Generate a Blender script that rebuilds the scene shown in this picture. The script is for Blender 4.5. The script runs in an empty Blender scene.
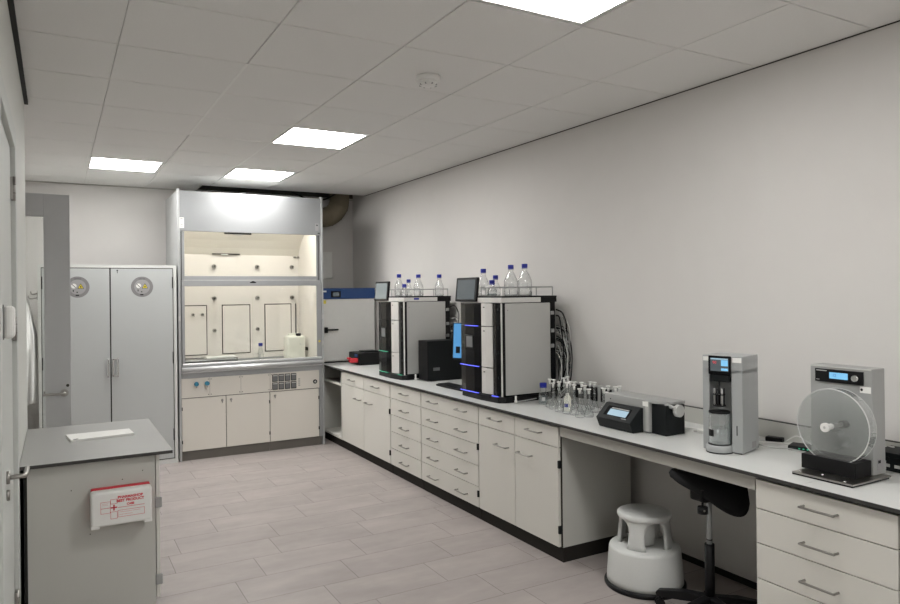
import bpy, bmesh, math, random
from mathutils import Vector, Matrix
random.seed(7)
S = bpy.context.scene
COL = S.collection
PI = math.pi

# ------------------------------------------------------------------ materials
def mat(name, col, rough=0.5, metal=0.0, noise=0.03, nscale=25.0, bump=0.0, spec=0.5, coat=0.0,
        emit=None, estr=0.0, stretch=None):
    m = bpy.data.materials.new(name); m.use_nodes = True
    nt = m.node_tree; b = nt.nodes['Principled BSDF']
    b.inputs['Roughness'].default_value = rough
    b.inputs['Metallic'].default_value = metal
    b.inputs['Specular IOR Level'].default_value = spec
    b.inputs['Coat Weight'].default_value = coat
    tc = nt.nodes.new('ShaderNodeTexCoord')
    mp = nt.nodes.new('ShaderNodeMapping')
    if stretch: mp.inputs['Scale'].default_value = stretch
    nz = nt.nodes.new('ShaderNodeTexNoise'); nz.inputs['Scale'].default_value = nscale
    nz.inputs['Detail'].default_value = 4
    nt.links.new(tc.outputs['Object'], mp.inputs['Vector'])
    nt.links.new(mp.outputs['Vector'], nz.inputs['Vector'])
    mx = nt.nodes.new('ShaderNodeMix'); mx.data_type = 'RGBA'
    a = [max(0, c * (1 - noise)) for c in col]; c2 = [min(1, c * (1 + noise)) for c in col]
    mx.inputs[6].default_value = (*a, 1); mx.inputs[7].default_value = (*c2, 1)
    nt.links.new(nz.outputs['Fac'], mx.inputs[0])
    nt.links.new(mx.outputs[2], b.inputs['Base Color'])
    if bump:
        bp = nt.nodes.new('ShaderNodeBump'); bp.inputs['Strength'].default_value = bump
        bp.inputs['Distance'].default_value = 0.002
        nt.links.new(nz.outputs['Fac'], bp.inputs['Height'])
        nt.links.new(bp.outputs['Normal'], b.inputs['Normal'])
    if emit:
        b.inputs['Emission Color'].default_value = (*emit, 1)
        b.inputs['Emission Strength'].default_value = estr
    return m

def glass(name, tint=(0.97, 0.98, 0.98), refl=0.06, edge=0.55, haze=0.0, hcol=(0.8, 0.8, 0.8), dark=1.0):
    m = bpy.data.materials.new(name); m.use_nodes = True
    nt = m.node_tree; nt.nodes.clear()
    out = nt.nodes.new('ShaderNodeOutputMaterial')
    tr = nt.nodes.new('ShaderNodeBsdfTransparent'); tr.inputs['Color'].default_value = (*tint, 1)
    lw0 = nt.nodes.new('ShaderNodeLayerWeight'); lw0.inputs['Blend'].default_value = 0.5
    pw = nt.nodes.new('ShaderNodeMath'); pw.operation = 'POWER'; pw.inputs[1].default_value = 3.0
    tm = nt.nodes.new('ShaderNodeMix'); tm.data_type = 'RGBA'
    tm.inputs[6].default_value = (*tint, 1); tm.inputs[7].default_value = (*[c * dark for c in tint], 1)
    nt.links.new(lw0.outputs['Facing'], pw.inputs[0]); nt.links.new(pw.outputs[0], tm.inputs[0]); nt.links.new(tm.outputs[2], tr.inputs['Color'])
    gl = nt.nodes.new('ShaderNodeBsdfGlossy'); gl.inputs['Roughness'].default_value = 0.04
    gl.inputs['Color'].default_value = (0.95, 0.96, 0.97, 1)
    lw = nt.nodes.new('ShaderNodeLayerWeight'); lw.inputs['Blend'].default_value = 0.35
    mr = nt.nodes.new('ShaderNodeMapRange')
    mr.inputs['To Min'].default_value = refl; mr.inputs['To Max'].default_value = edge
    nt.links.new(lw.outputs['Facing'], mr.inputs['Value'])
    mix = nt.nodes.new('ShaderNodeMixShader')
    nt.links.new(mr.outputs['Result'], mix.inputs[0])
    nt.links.new(tr.outputs[0], mix.inputs[1]); nt.links.new(gl.outputs[0], mix.inputs[2])
    last = mix
    if haze:
        df = nt.nodes.new('ShaderNodeBsdfDiffuse'); df.inputs['Color'].default_value = (*hcol, 1)
        m2 = nt.nodes.new('ShaderNodeMixShader'); m2.inputs[0].default_value = haze
        nt.links.new(mix.outputs[0], m2.inputs[1]); nt.links.new(df.outputs[0], m2.inputs[2]); last = m2
    nt.links.new(last.outputs[0], out.inputs['Surface'])
    return m

WALLC = (0.645, 0.628, 0.612)
M = dict(
    wall=mat('painted_wall', WALLC, 0.85, noise=0.02, nscale=6, bump=0.04),
    wall_l=mat('painted_wall_left', (0.60, 0.61, 0.58), 0.7, noise=0.02, nscale=6, bump=0.03),
    grid=mat('ceiling_grid_metal', (0.70, 0.70, 0.68), 0.5),
    tile=mat('ceiling_board', (0.76, 0.755, 0.74), 0.95, noise=0.04, nscale=160, bump=0.15),
    black_gap=mat('black_shadow_trim', (0.012, 0.012, 0.011), 0.8),
    void=mat('dark_void_lining', (0.05, 0.045, 0.038), 0.9),
    skirt=mat('dark_skirting', (0.018, 0.016, 0.014), 0.7, spec=0.2),
    laminate=mat('offwhite_laminate', (0.66, 0.647, 0.605), 0.5, noise=0.012, nscale=4),
    laminate_g=mat('grey_white_laminate', (0.50, 0.50, 0.47), 0.5, noise=0.012, nscale=4),
    edge=mat('laminate_edge', (0.42, 0.41, 0.38), 0.5),
    top=mat('light_grey_worktop', (0.62, 0.63, 0.62), 0.28, noise=0.03, nscale=90, spec=0.5),
    top_g=mat('grey_worktop', (0.33, 0.33, 0.32), 0.35, noise=0.03, nscale=90),
    top_edge=mat('dark_worktop_core', (0.035, 0.034, 0.032), 0.5),
    alu=mat('brushed_aluminium', (0.30, 0.308, 0.315), 0.58, 0.6, noise=0.05, nscale=30, stretch=(1, 1, 40), bump=0.02),
    alu_b=mat('bright_aluminium', (0.66, 0.67, 0.68), 0.35, 0.6, noise=0.03),
    alu_d=mat('grey_anodised_frame', (0.36, 0.37, 0.38), 0.42, 0.5, noise=0.03),
    alu_l=mat('pale_anodised_post', (0.42, 0.43, 0.43), 0.45, 0.3, noise=0.02),
    steel=mat('satin_steel', (0.38, 0.37, 0.35), 0.28, 1.0, noise=0.04),
    chrome=mat('chrome', (0.72, 0.72, 0.72), 0.12, 1.0, noise=0.02),
    cream=mat('cream_hood_lining', (0.79, 0.755, 0.72), 0.5, noise=0.015, nscale=5),
    cream_d=mat('beige_baffle', (0.68, 0.65, 0.59), 0.5, noise=0.015, nscale=5),
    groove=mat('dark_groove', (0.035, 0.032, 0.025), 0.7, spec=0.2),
    panel=mat('beige_hood_front', (0.70, 0.67, 0.615), 0.5, noise=0.012, nscale=4),
    kick=mat('grey_brown_kick', (0.14, 0.13, 0.115), 0.55),
    cab=mat('silver_grey_cabinet', (0.50, 0.52, 0.52), 0.42, 0.15, noise=0.015, nscale=8),
    cab_f=mat('pale_cabinet_frame', (0.62, 0.63, 0.61), 0.45),
    black=mat('black_plastic', (0.005, 0.005, 0.006), 0.45, noise=0.1, spec=0.25),
    black_g=mat('black_gloss', (0.004, 0.004, 0.005), 0.14, noise=0.05, spec=0.18),
    black_f=mat('black_fabric', (0.004, 0.004, 0.005), 0.9, noise=0.2, nscale=200, bump=0.1),
    dgrey=mat('dark_grey_plastic', (0.010, 0.012, 0.013), 0.5, spec=0.18),
    mgrey=mat('mid_grey_paint', (0.33, 0.335, 0.33), 0.5, noise=0.02),
    sgrey=mat('silver_grey_paint', (0.40, 0.415, 0.42), 0.42, 0.25, noise=0.02),
    lgrey=mat('light_grey_plastic', (0.50, 0.50, 0.49), 0.45),
    instr=mat('instrument_silver', (0.50, 0.50, 0.485), 0.42, 0.25, noise=0.015),
    instr_l=mat('instrument_pale_silver', (0.68, 0.67, 0.65), 0.4, 0.2),
    white=mat('white_plastic', (0.78, 0.78, 0.76), 0.4),
    paper=mat('white_paper', (0.80, 0.80, 0.78), 0.8),
    cloth=mat('white_cotton', (0.72, 0.72, 0.71), 0.95, noise=0.04, nscale=60, bump=0.2),
    blue=mat('oven_blue', (0.010, 0.055, 0.20), 0.4),
    capblue=mat('cap_blue', (0.010, 0.020, 0.30), 0.35),
    knobgrey=mat('socket_grey', (0.16, 0.165, 0.17), 0.5),
    knobblue=mat('tap_blue', (0.03, 0.20, 0.32), 0.35),
    oven=mat('oven_grey_white', (0.68, 0.68, 0.66), 0.45),
    red=mat('red_plastic', (0.55, 0.02, 0.035), 0.45),
    redprint=mat('red_print', (0.62, 0.05, 0.07), 0.6),
    yellow=mat('yellow_sticker', (0.72, 0.60, 0.05), 0.6),
    discg=mat('grey_sticker', (0.22, 0.215, 0.22), 0.6, noise=0.3, nscale=220),
    discl=mat('pale_grey_sticker', (0.33, 0.325, 0.33), 0.6, noise=0.2, nscale=260),
    step=mat('grey_step_stool_plastic', (0.60, 0.61, 0.60), 0.5, noise=0.03, nscale=120, bump=0.1),
    jerry=mat('milky_plastic', (0.80, 0.80, 0.72), 0.5),
    duct=mat('beige_duct_plastic', (0.16, 0.135, 0.095), 0.7, spec=0.2, noise=0.1, nscale=12),
    doorg=mat('grey_door_frame_paint', (0.46, 0.465, 0.475), 0.55, noise=0.02),
    doorw=mat('pale_door_paint', (0.56, 0.58, 0.56), 0.65, noise=0.01, spec=0.25),
    glass=glass('clear_glass'),
    pane=glass('flat_clear_pane', (0.97, 0.98, 0.97), 0.03, 0.3),
    bottle=glass('bottle_glass', (0.95, 0.96, 0.96), 0.06, 0.5, dark=0.35),
    drum=glass('clear_acrylic', (0.94, 0.95, 0.95), 0.04, 0.6, haze=0.05),
    rim=glass('acrylic_rim', (0.9, 0.92, 0.92), 0.2, 0.8, haze=0.6),
    beaker=glass('beaker_glass', (0.93, 0.95, 0.95), 0.12, 0.7, haze=0.22, hcol=(0.7, 0.73, 0.73), dark=0.5),
    water=glass('water', (0.80, 0.86, 0.87), 0.06, 0.5, haze=0.12, hcol=(0.6, 0.66, 0.68)),
    lamp=mat('lamp_diffuser', (0.9, 0.9, 0.9), 0.5, emit=(1.0, 0.985, 0.955), estr=9.5),
    hoodlamp=mat('hood_lamp_tube', (0.9, 0.9, 0.9), 0.5, emit=(1.0, 0.955, 0.87), estr=7.8),
    lcd=mat('lit_blue_lcd', (0.02, 0.05, 0.08), 0.3, emit=(0.22, 0.55, 0.85), estr=0.32),
    lcdw=mat('lit_pale_screen', (0.02, 0.02, 0.03), 0.3, emit=(0.35, 0.52, 0.62), estr=0.30),
    scr_refl=mat('pale_screen_reflection', (0.05, 0.06, 0.06), 0.12, emit=(0.42, 0.47, 0.47), estr=0.17),  # reflection on the far screen, painted as a faint pale glow
    scr=mat('dark_screen', (0.012, 0.014, 0.016), 0.15, emit=(0.05, 0.06, 0.065), estr=0.5),
    scr_red=mat('screen_red_digits', (0.1, 0, 0), 0.3, emit=(0.6, 0.06, 0.08), estr=0.3),
    ledb=mat('blue_led', (0.02, 0.02, 0.2), 0.3, emit=(0.10, 0.12, 1.0), estr=0.6),
    ledg=mat('green_led', (0.02, 0.2, 0.1), 0.3, emit=(0.06, 0.55, 0.32), estr=0.3),
    mon=mat('lit_blue_monitor', (0.02, 0.05, 0.08), 0.3, emit=(0.10, 0.36, 0.72), estr=0.25),
)

# floor material: per-tile tone from a mesh attribute, streaks along X
def floor_mat():
    m = bpy.data.materials.new('grey_stone_floor_tile'); m.use_nodes = True
    nt = m.node_tree; b = nt.nodes['Principled BSDF']; L = nt.links.new
    b.inputs['Roughness'].default_value = 0.42
    at = nt.nodes.new('ShaderNodeAttribute'); at.attribute_name = 'tone'
    tc = nt.nodes.new('ShaderNodeTexCoord')
    mp = nt.nodes.new('ShaderNodeMapping'); mp.inputs['Scale'].default_value = (1.1, 3.2, 1)
    L(tc.outputs['Object'], mp.inputs['Vector'])
    ad = nt.nodes.new('ShaderNodeVectorMath'); ad.operation = 'ADD'
    L(mp.outputs['Vector'], ad.inputs[0])
    sc = nt.nodes.new('ShaderNodeVectorMath'); sc.operation = 'SCALE'; sc.inputs['Scale'].default_value = 9
    L(at.outputs['Vector'], sc.inputs[0]); L(sc.outputs['Vector'], ad.inputs[1])
    n1 = nt.nodes.new('ShaderNodeTexNoise'); n1.inputs['Scale'].default_value = 1.6; n1.inputs['Detail'].default_value = 6
    n1.inputs['Roughness'].default_value = 0.6
    L(ad.outputs['Vector'], n1.inputs['Vector'])
    cr = nt.nodes.new('ShaderNodeValToRGB')
    e = cr.color_ramp.elements
    e[0].position = 0.28; e[0].color = (0.288, 0.259, 0.246, 1)
    e[1].position = 0.78; e[1].color = (0.407, 0.362, 0.348, 1)
    k = cr.color_ramp.elements.new(0.52); k.color = (0.339, 0.304, 0.292, 1)
    L(n1.outputs['Fac'], cr.inputs['Fac'])
    mr = nt.nodes.new('ShaderNodeMapRange'); mr.inputs['To Min'].default_value = 0.975; mr.inputs['To Max'].default_value = 1.025
    L(at.outputs['Fac'], mr.inputs['Value'])
    ml = nt.nodes.new('ShaderNodeVectorMath'); ml.operation = 'SCALE'
    L(cr.outputs['Color'], ml.inputs[0]); L(mr.outputs['Result'], ml.inputs['Scale'])
    L(ml.outputs['Vector'], b.inputs['Base Color'])
    n2 = nt.nodes.new('ShaderNodeTexNoise'); n2.inputs['Scale'].default_value = 14
    L(tc.outputs['Object'], n2.inputs['Vector'])
    r2 = nt.nodes.new('ShaderNodeMapRange'); r2.inputs['To Min'].default_value = 0.34; r2.inputs['To Max'].default_value = 0.52
    L(n2.outputs['Fac'], r2.inputs['Value']); L(r2.outputs['Result'], b.inputs['Roughness'])
    return m
M['floor'] = floor_mat()
M['grout'] = mat('dark_grout', (0.10, 0.092, 0.086), 0.8)

# ------------------------------------------------------------------ mesh builder
class MB:
    def __init__(s): s.bm = bmesh.new(); s.mats = []
    def _mi(s, m):
        if m not in s.mats: s.mats.append(m)
        return s.mats.index(m)
    def _merge(s, bm2, m, smooth=False, mtx=None):
        if mtx is not None: bmesh.ops.transform(bm2, matrix=mtx, verts=bm2.verts)
        i = s._mi(m)
        bmesh.ops.recalc_face_normals(bm2, faces=bm2.faces)
        for f in bm2.faces: f.material_index = i; f.smooth = smooth
        me = bpy.data.meshes.new('tmp'); bm2.to_mesh(me); bm2.free()
        s.bm.from_mesh(me); bpy.data.meshes.remove(me)
        return s
    def box(s, x0, x1, y0, y1, z0, z1, m='white', bev=0.0, seg=2, mtx=None):
        b = bmesh.new()
        r = bmesh.ops.create_cube(b, size=1)
        for v in b.verts:
            v.co = Vector(((x0 + x1) / 2 + v.co.x * (x1 - x0), (y0 + y1) / 2 + v.co.y * (y1 - y0), (z0 + z1) / 2 + v.co.z * (z1 - z0)))
        if bev: bmesh.ops.bevel(b, geom=list(b.edges), offset=bev, segments=seg, profile=0.5, affect='EDGES')
        return s._merge(b, m, mtx=mtx)
    def prism(s, pts, axis, a, c, m='white', bev=0.0, mtx=None, smooth=False):
        # pts in the two other axes (in xyz order), extruded along axis from a to c
        b = bmesh.new(); lo = []; hi = []
        for p in pts:
            def co(t):
                q = list(p); q.insert('xyz'.index(axis), t); return q
            lo.append(b.verts.new(co(a))); hi.append(b.verts.new(co(c)))
        n = len(pts); b.faces.new(lo); b.faces.new(hi[::-1])
        for i in range(n): b.faces.new((lo[i], hi[i], hi[(i + 1) % n], lo[(i + 1) % n]))
        if bev: bmesh.ops.bevel(b, geom=list(b.edges), offset=bev, segments=2, profile=0.5, affect='EDGES')
        return s._merge(b, m, mtx=mtx, smooth=smooth)
    def cyl(s, p0, p1, r, m='white', n=20, r1=None, caps=True):
        p0, p1 = Vector(p0), Vector(p1); d = p1 - p0
        b = bmesh.new()
        bmesh.ops.create_cone(b, cap_ends=caps, cap_tris=False, segments=n, radius1=r, radius2=r if r1 is None else r1, depth=d.length)
        q = d.to_track_quat('Z', 'Y').to_matrix().to_4x4()
        mt = Matrix.Translation((p0 + p1) / 2) @ q
        bmesh.ops.transform(b, matrix=mt, verts=b.verts)
        i = s._mi(m)
        for f in b.faces: f.material_index = i; f.smooth = len(f.verts) == 4
        me = bpy.data.meshes.new('tmp'); b.to_mesh(me); b.free(); s.bm.from_mesh(me); bpy.data.meshes.remove(me)
        return s
    def lathe(s, prof, c=(0, 0, 0), m='white', n=24, mtx=None, a0=0, a1=2 * PI, smooth=True):
        b = bmesh.new(); rings = []; full = abs(a1 - a0 - 2 * PI) < 1e-6
        k = n if full else n + 1
        for r, z in prof:
            if r < 1e-6: rings.append([b.verts.new((c[0], c[1], c[2] + z))])
            else: rings.append([b.verts.new((c[0] + r * math.cos(a0 + (a1 - a0) * i / n), c[1] + r * math.sin(a0 + (a1 - a0) * i / n), c[2] + z)) for i in range(k)])
        for A, B in zip(rings, rings[1:]):
            for i in range(n):
                j = (i + 1) % k
                if len(A) == 1 and len(B) == 1: continue
                if len(A) == 1: b.faces.new((A[0], B[i], B[j]))
                elif len(B) == 1: b.faces.new((A[i], B[0], A[j]))
                else: b.faces.new((A[i], B[i], B[j], A[j]))
        return s._merge(b, m, smooth, mtx)
    def tube(s, pts, r, m='white', n=8, smoothpath=0, closed=False, ribs=None):
        P = [Vector(p) for p in pts]
        if smoothpath:
            Q = []
            L = len(P)
            rng = range(L if closed else L - 1)
            for i in rng:
                p0 = P[(i - 1) % L] if (closed or i > 0) else P[i]
                p1 = P[i]; p2 = P[(i + 1) % L]
                p3 = P[(i + 2) % L] if (closed or i + 2 < L) else p2
                for t in range(smoothpath):
                    u = t / smoothpath
                    Q.append(0.5 * ((2 * p1) + (-p0 + p2) * u + (2 * p0 - 5 * p1 + 4 * p2 - p3) * u * u + (-p0 + 3 * p1 - 3 * p2 + p3) * u ** 3))
            if not closed: Q.append(P[-1])
            P = Q
        b = bmesh.new(); rings = []; prev = None; L = len(P)
        for i, p in enumerate(P):
            a = P[(i - 1) % L] if (closed or i > 0) else p
            c = P[(i + 1) % L] if (closed or i < L - 1) else p
            t = (c - a).normalized() if (c - a).length > 1e-9 else Vector((0, 0, 1))
            if prev is None:
                u = t.cross(Vector((0, 0, 1)))
                if u.length < 1e-3: u = t.cross(Vector((1, 0, 0)))
            else: u = prev - t * prev.dot(t)
            u.normalize(); prev = u; w = t.cross(u)
            rr = r if not ribs else r * (1 + ribs * (i % 2))
            rings.append([b.verts.new(p + (u * math.cos(2 * PI * k / n) + w * math.sin(2 * PI * k / n)) * rr) for k in range(n)])
        pairs = list(zip(rings, rings[1:]))
        if closed: pairs.append((rings[-1], rings[0]))
        for A, B in pairs:
            for k in range(n): b.faces.new((A[k], B[k], B[(k + 1) % n], A[(k + 1) % n]))
        if not closed: b.faces.new(rings[0][::-1]); b.faces.new(rings[-1])
        return s._merge(b, m, True)
    def quad(s, o, u, v, m):
        b = bmesh.new(); o, u, v = Vector(o), Vector(u), Vector(v)
        b.faces.new([b.verts.new(q) for q in (o, o + u, o + u + v, o + v)])
        return s._merge(b, m)
    def text(s, t, size, mtx, m, ext=0.0004, align='CENTER', bold=0.0):
        cu = bpy.data.curves.new('t', 'FONT'); cu.body = t; cu.size = size; cu.extrude = ext; cu.align_x = align; cu.align_y = 'CENTER'
        cu.offset = bold; cu.resolution_u = 3
        ob = bpy.data.objects.new('t', cu)
        me = bpy.data.meshes.new_from_object(ob)
        b = bmesh.new(); b.from_mesh(me); bpy.data.meshes.remove(me); bpy.data.objects.remove(ob); bpy.data.curves.remove(cu)
        return s._merge(b, m, mtx=mtx)
    def build(s, name, parent=None, world=True, sub=None, shade=None):
        me = bpy.data.meshes.new(name); 
        if parent is not None and world:
            r = parent
            while r.parent: r = r.parent
            bmesh.ops.transform(s.bm, matrix=(Matrix.Translation(r.location) @ r.rotation_euler.to_matrix().to_4x4()).inverted(), verts=s.bm.verts)
        s.bm.to_mesh(me); s.bm.free()
        for m in s.mats: me.materials.append(M[m])
        o = bpy.data.objects.new(name, me); COL.objects.link(o)
        if parent is not None: o.parent = parent
        return o

def frame(o, u, v):
    """matrix mapping local xy onto directions u (right) and v (up), z = outwards"""
    u = Vector(u).normalized(); v = Vector(v).normalized(); w = u.cross(v)
    return Matrix(((u.x, v.x, w.x, o[0]), (u.y, v.y, w.y, o[1]), (u.z, v.z, w.z, o[2]), (0, 0, 0, 1)))

def thing(name, label, cat, loc=(0, 0, 0), rz=0.0, group=None):
    o = bpy.data.objects.new(name, None); COL.objects.link(o); o.empty_display_size = 0.05
    o.location = loc; o.rotation_euler = (0, 0, rz); o['label'] = label; o['category'] = cat
    if group: o['group'] = group
    return o
def tag(o, label, cat, group=None):
    o['label'] = label; o['category'] = cat
    if group: o['group'] = group
    return o
def struct(o): o['kind'] = 'structure'; return o
def recenter(o):
    """put a single-mesh thing's origin at its base"""
    vs = [v.co for v in o.data.vertices]
    c = Vector(((min(v.x for v in vs) + max(v.x for v in vs)) / 2, (min(v.y for v in vs) + max(v.y for v in vs)) / 2, min(v.z for v in vs)))
    o.data.transform(Matrix.Translation(-c)); o.location = c
    return o
def copy_tree(o, parent=None):
    c = o.copy(); COL.objects.link(c); c.parent = parent
    for ch in [q for q in S.objects if q.parent == o]: copy_tree(ch, c)
    return c

# ------------------------------------------------------------------ camera (values of the place: eye height 1.74 m, near the left wall)
F, YAW, ROLL = 695.6, 0.51558, -0.010964
cam = bpy.data.cameras.new('camera'); co = bpy.data.objects.new('camera', cam); COL.objects.link(co)
fw = Vector((math.sin(YAW), math.cos(YAW), 0.0005)).normalized()
rt = Vector((math.cos(YAW), -math.sin(YAW), 0)); up = rt.cross(fw)
rt2 = rt * math.cos(ROLL) + up * math.sin(ROLL); up2 = up * math.cos(ROLL) - rt * math.sin(ROLL)
co.matrix_world = Matrix(((rt2.x, up2.x, -fw.x, 0), (rt2.y, up2.y, -fw.y, 0), (rt2.z, up2.z, -fw.z, 1.7415), (0, 0, 0, 1)))
cam.sensor_width = 36; cam.lens = F * 36 / 900; cam.shift_y = -(302 - 292.5) / 900
cam.clip_start = 0.03
S.camera = co

# ------------------------------------------------------------------ the setting
XW, YB, H = 3.53, 8.90, 3.023          # right wall, back wall, ceiling
XL, YL = -0.168, 5.31                  # left wall plane and the end of it
XA = -1.05                             # alcove wall further left
YF = -2.6                              # wall behind the camera
TY, TX = 0.328, 0.670                  # floor tile
rows = {12: 0.262, 11: 0.037, 13: 0.452, 14: 0.640, 15: 0.050, 16: 0.353, 17: 0.520}
bm = bmesh.new(); lay = bm.faces.layers.float.new('tone')
j = math.floor(YF / TY) - 1
g = 0.0013
rr = random.Random(3)
y_off = 4.0 - 12 * TY
while j * TY + y_off < YB + 0.1:
    y0 = j * TY + y_off; off = rows.get(j, rr.random() * TX)
    k = math.floor((XA - off) / TX) - 1
    while k * TX + off < XW + 0.1:
        x0 = k * TX + off
        a, b_, c, d = max(x0 + g, XA - .2), min(x0 + TX - g, XW + .1), max(y0 + g, YF - .1), min(y0 + TY - g, YB + .1)
        if b_ > a and d > c:
            f = bm.faces.new([bm.verts.new(q) for q in ((a, c, 0), (b_, c, 0), (b_, d, 0), (a, d, 0))])
            f[lay] = rr.random()
        k += 1
    j += 1
me = bpy.data.meshes.new('floor')
q = [bm.verts.new(p) for p in ((XA - .2, YF - .1, -0.0015), (XW + .1, YF - .1, -0.0015), (XW + .1, YB + .1, -0.0015), (XA - .2, YB + .1, -0.0015))]
f = bm.faces.new(q); f.material_index = 1
bm.to_mesh(me); bm.free(); me.materials.append(M['floor']); me.materials.append(M['grout'])
fo = bpy.data.objects.new('floor', me); COL.objects.link(fo); struct(fo)

b = MB(); b.box(XW, XW + .12, YF, YB, 0, H + .5, 'wall'); struct(b.build('wall_right'))
b = MB(); b.box(XA - .1, XW + .12, YB, YB + .12, 0, H + .5, 'wall'); struct(b.build('wall_back'))
b = MB(); b.box(XA - .1, XW + .12, YF - .12, YF, 0, H, 'wall'); struct(b.build('wall_front'))
b = MB()   # left wall with a door opening y 2.95..3.95
D0, D1, DH = 2.74, 3.80, 2.47
b.box(XL - .12, XL, YF, D0, 0, H, 'wall_l'); b.box(XL - .12, XL, D1, YL, 0, H, 'wall_l'); b.box(XL - .12, XL, D0, D1, DH, H, 'wall_l')
struct(b.build('wall_left'))
b = MB(); b.box(XA - .1, XA, YL - .12, YB, 0, H, 'wall'); b.box(XA, XL - .12, YL - .12, YL, 0, H, 'wall'); struct(b.build('wall_alcove'))
# shadow gap trim where left wall meets ceiling
b = MB(); b.box(XL, XL + .022, YF, YL, H - .022, H, 'black_gap'); struct(b.build('trim_1'))
b = MB(); b.box(XW - .007, XW, YF, YB - .44, H - .005, H - .001, 'groove'); struct(b.build('trim_2'))
b = MB(); b.box(XA, XW, YB - .010, YB, H - .014, H - .001, 'edge'); struct(b.build('trim_3'))
b = MB(); b.box(XW - .014, XW, 2.11, 3.52, 0, .035, 'skirt'); struct(b.build('baseboard_right'))
b = MB(); b.box(XL, XL + .012, YF, D0 - .06, 0, .08, 'skirt'); struct(b.build('baseboard_left'))

# ceiling: boards in a T-bar grid, openings where the lights sit, dark slot over the fume hood
G = 0.648; GX0 = 0.935 - 2 * G - G; GY0 = 3.25 - 10 * G
lights = [(1.583, 5.194), (1.583, 7.138), (0.287, 7.138), (1.583, 1.95)]
unseen_lights = [(1.583, -0.642), (0.287, -1.94)]  # unseen panels behind the viewer, added for their light
b = MB()
i0 = -1
xs = [GX0 + G * i for i in range(-1, 9)]; ys = [GY0 + G * i for i in range(0, 20)]
VX, VY = 1.50, 8.455
for x in xs:
    for y in ys:
        if any(abs(x + G / 2 - (lx + G / 2)) < .2 and abs(y - ly) < .2 for lx, ly in lights + unseen_lights): continue
        gl_ = .0015 if abs(x - .287) < .01 else .003; gr_ = .0015 if abs(x + G - .287) < .01 else .003
        a, c, d, e = max(x + gl_, XA), min(x + G - gr_, XW), max(y + .0035, YF), min(y + G - .0035, YB)
        if c - a < .01 or e - d < .01: continue
        for (p, q_, r_, s_) in ([(a, c, d, min(e, VY))] + ([(a, min(c, VX), VY, e)] if e > VY else [])) if e > VY else [(a, c, d, e)]:
            if q_ - p > .01 and s_ - r_ > .01: b.box(p, q_, r_, s_, H, H + .015, 'tile', bev=.0018, seg=1)
for x in xs:
    if XA < x < XW: b.box(x - .012, x + .012, YF, (YB if x < VX else VY), H + .008, H + .02, 'grid')
for y in ys:
    if YF < y < VY: b.box(XA, XW, y - .012, y + .012, H + .008, H + .02, 'grid')
    elif VY < y < YB: b.box(XA, VX, y - .012, y + .012, H + .008, H + .02, 'grid')
b.box(.927, .943, 3.90, 5.84, H - .0015, H + .004, 'white'); b.box(1.576, 1.590, 5.86, 7.12, H - .0015, H + .004, 'white')
b.box(XA, XW, YF, VY, H + .3, H + .32, 'void')
b.box(VX - .01, VX, VY, YB, H + .0, H + .5, 'void'); b.box(VX, XW, VY - .005, VY, H + .002, H + .5, 'void')
b.box(VX, XW, VY, YB, H + .5, H + .52, 'void')
b.box(VX, XW, YB - .012, YB - .002, H + .012, H + .5, 'void')
struct(b.build('ceiling'))

LL = ['square ceiling light panel in the middle, second nearest to the viewer',
      'square ceiling light panel just before the fume hood top',
      'square ceiling light panel above the tall silver safety cabinet',
      'large ceiling light panel nearest the viewer, cut by the top edge',
      'unseen ceiling light panel added behind the viewer, over the middle of the room', 'unseen ceiling light panel added behind the viewer near the left wall']
proto = None
for (lx, ly), lab in zip(lights + unseen_lights, LL):
    if proto is None:
        t = thing('ceiling_light', lab, 'light', (lx - .006, ly, H - .004), group='ceiling light panels')
        b = MB(); w = G - .012
        for (a, c, d, e) in ((.006, w - .006, .006, .022), (.006, w - .006, w - .022, w - .006), (.006, .022, .022, w - .022), (w - .022, w - .006, .022, w - .022)):
            b.box(a, c, d, e, 0, .03, 'white')
        b.build('frame', t, world=False)
        b = MB(); b.box(.022, w - .022, .022, w - .022, .004, .02, 'lamp'); b.build('diffuser', t, world=False)
        proto = t
    else:
        t = copy_tree(proto); t.location = (lx - .006, ly, H - .004); t['label'] = lab

t = thing('smoke_detector', 'round white smoke detector on the ceiling tiles', 'smoke detector', (1.93, 3.64, H - .056))
t.scale = (1.2, 1.2, 1.12)
b = MB(); b.lathe([(0, .05), (.058, .05), (.060, .045), (.060, .026), (.055, .022), (0, .022)], m='white', n=32); b.build('base', t, world=False)
b = MB(); b.lathe([(0, .0), (.030, .0), (.040, .004), (.050, .013), (.052, .020), (.048, .022), (0, .022)], m='white', n=32)
for k in range(8):
    a = k * PI / 4; b.box(.030, .045, -.003, .003, .002, .012, 'mgrey', mtx=Matrix.Rotation(a, 4, 'Z'))
b.build('sensor_head', t, world=False)

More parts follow.
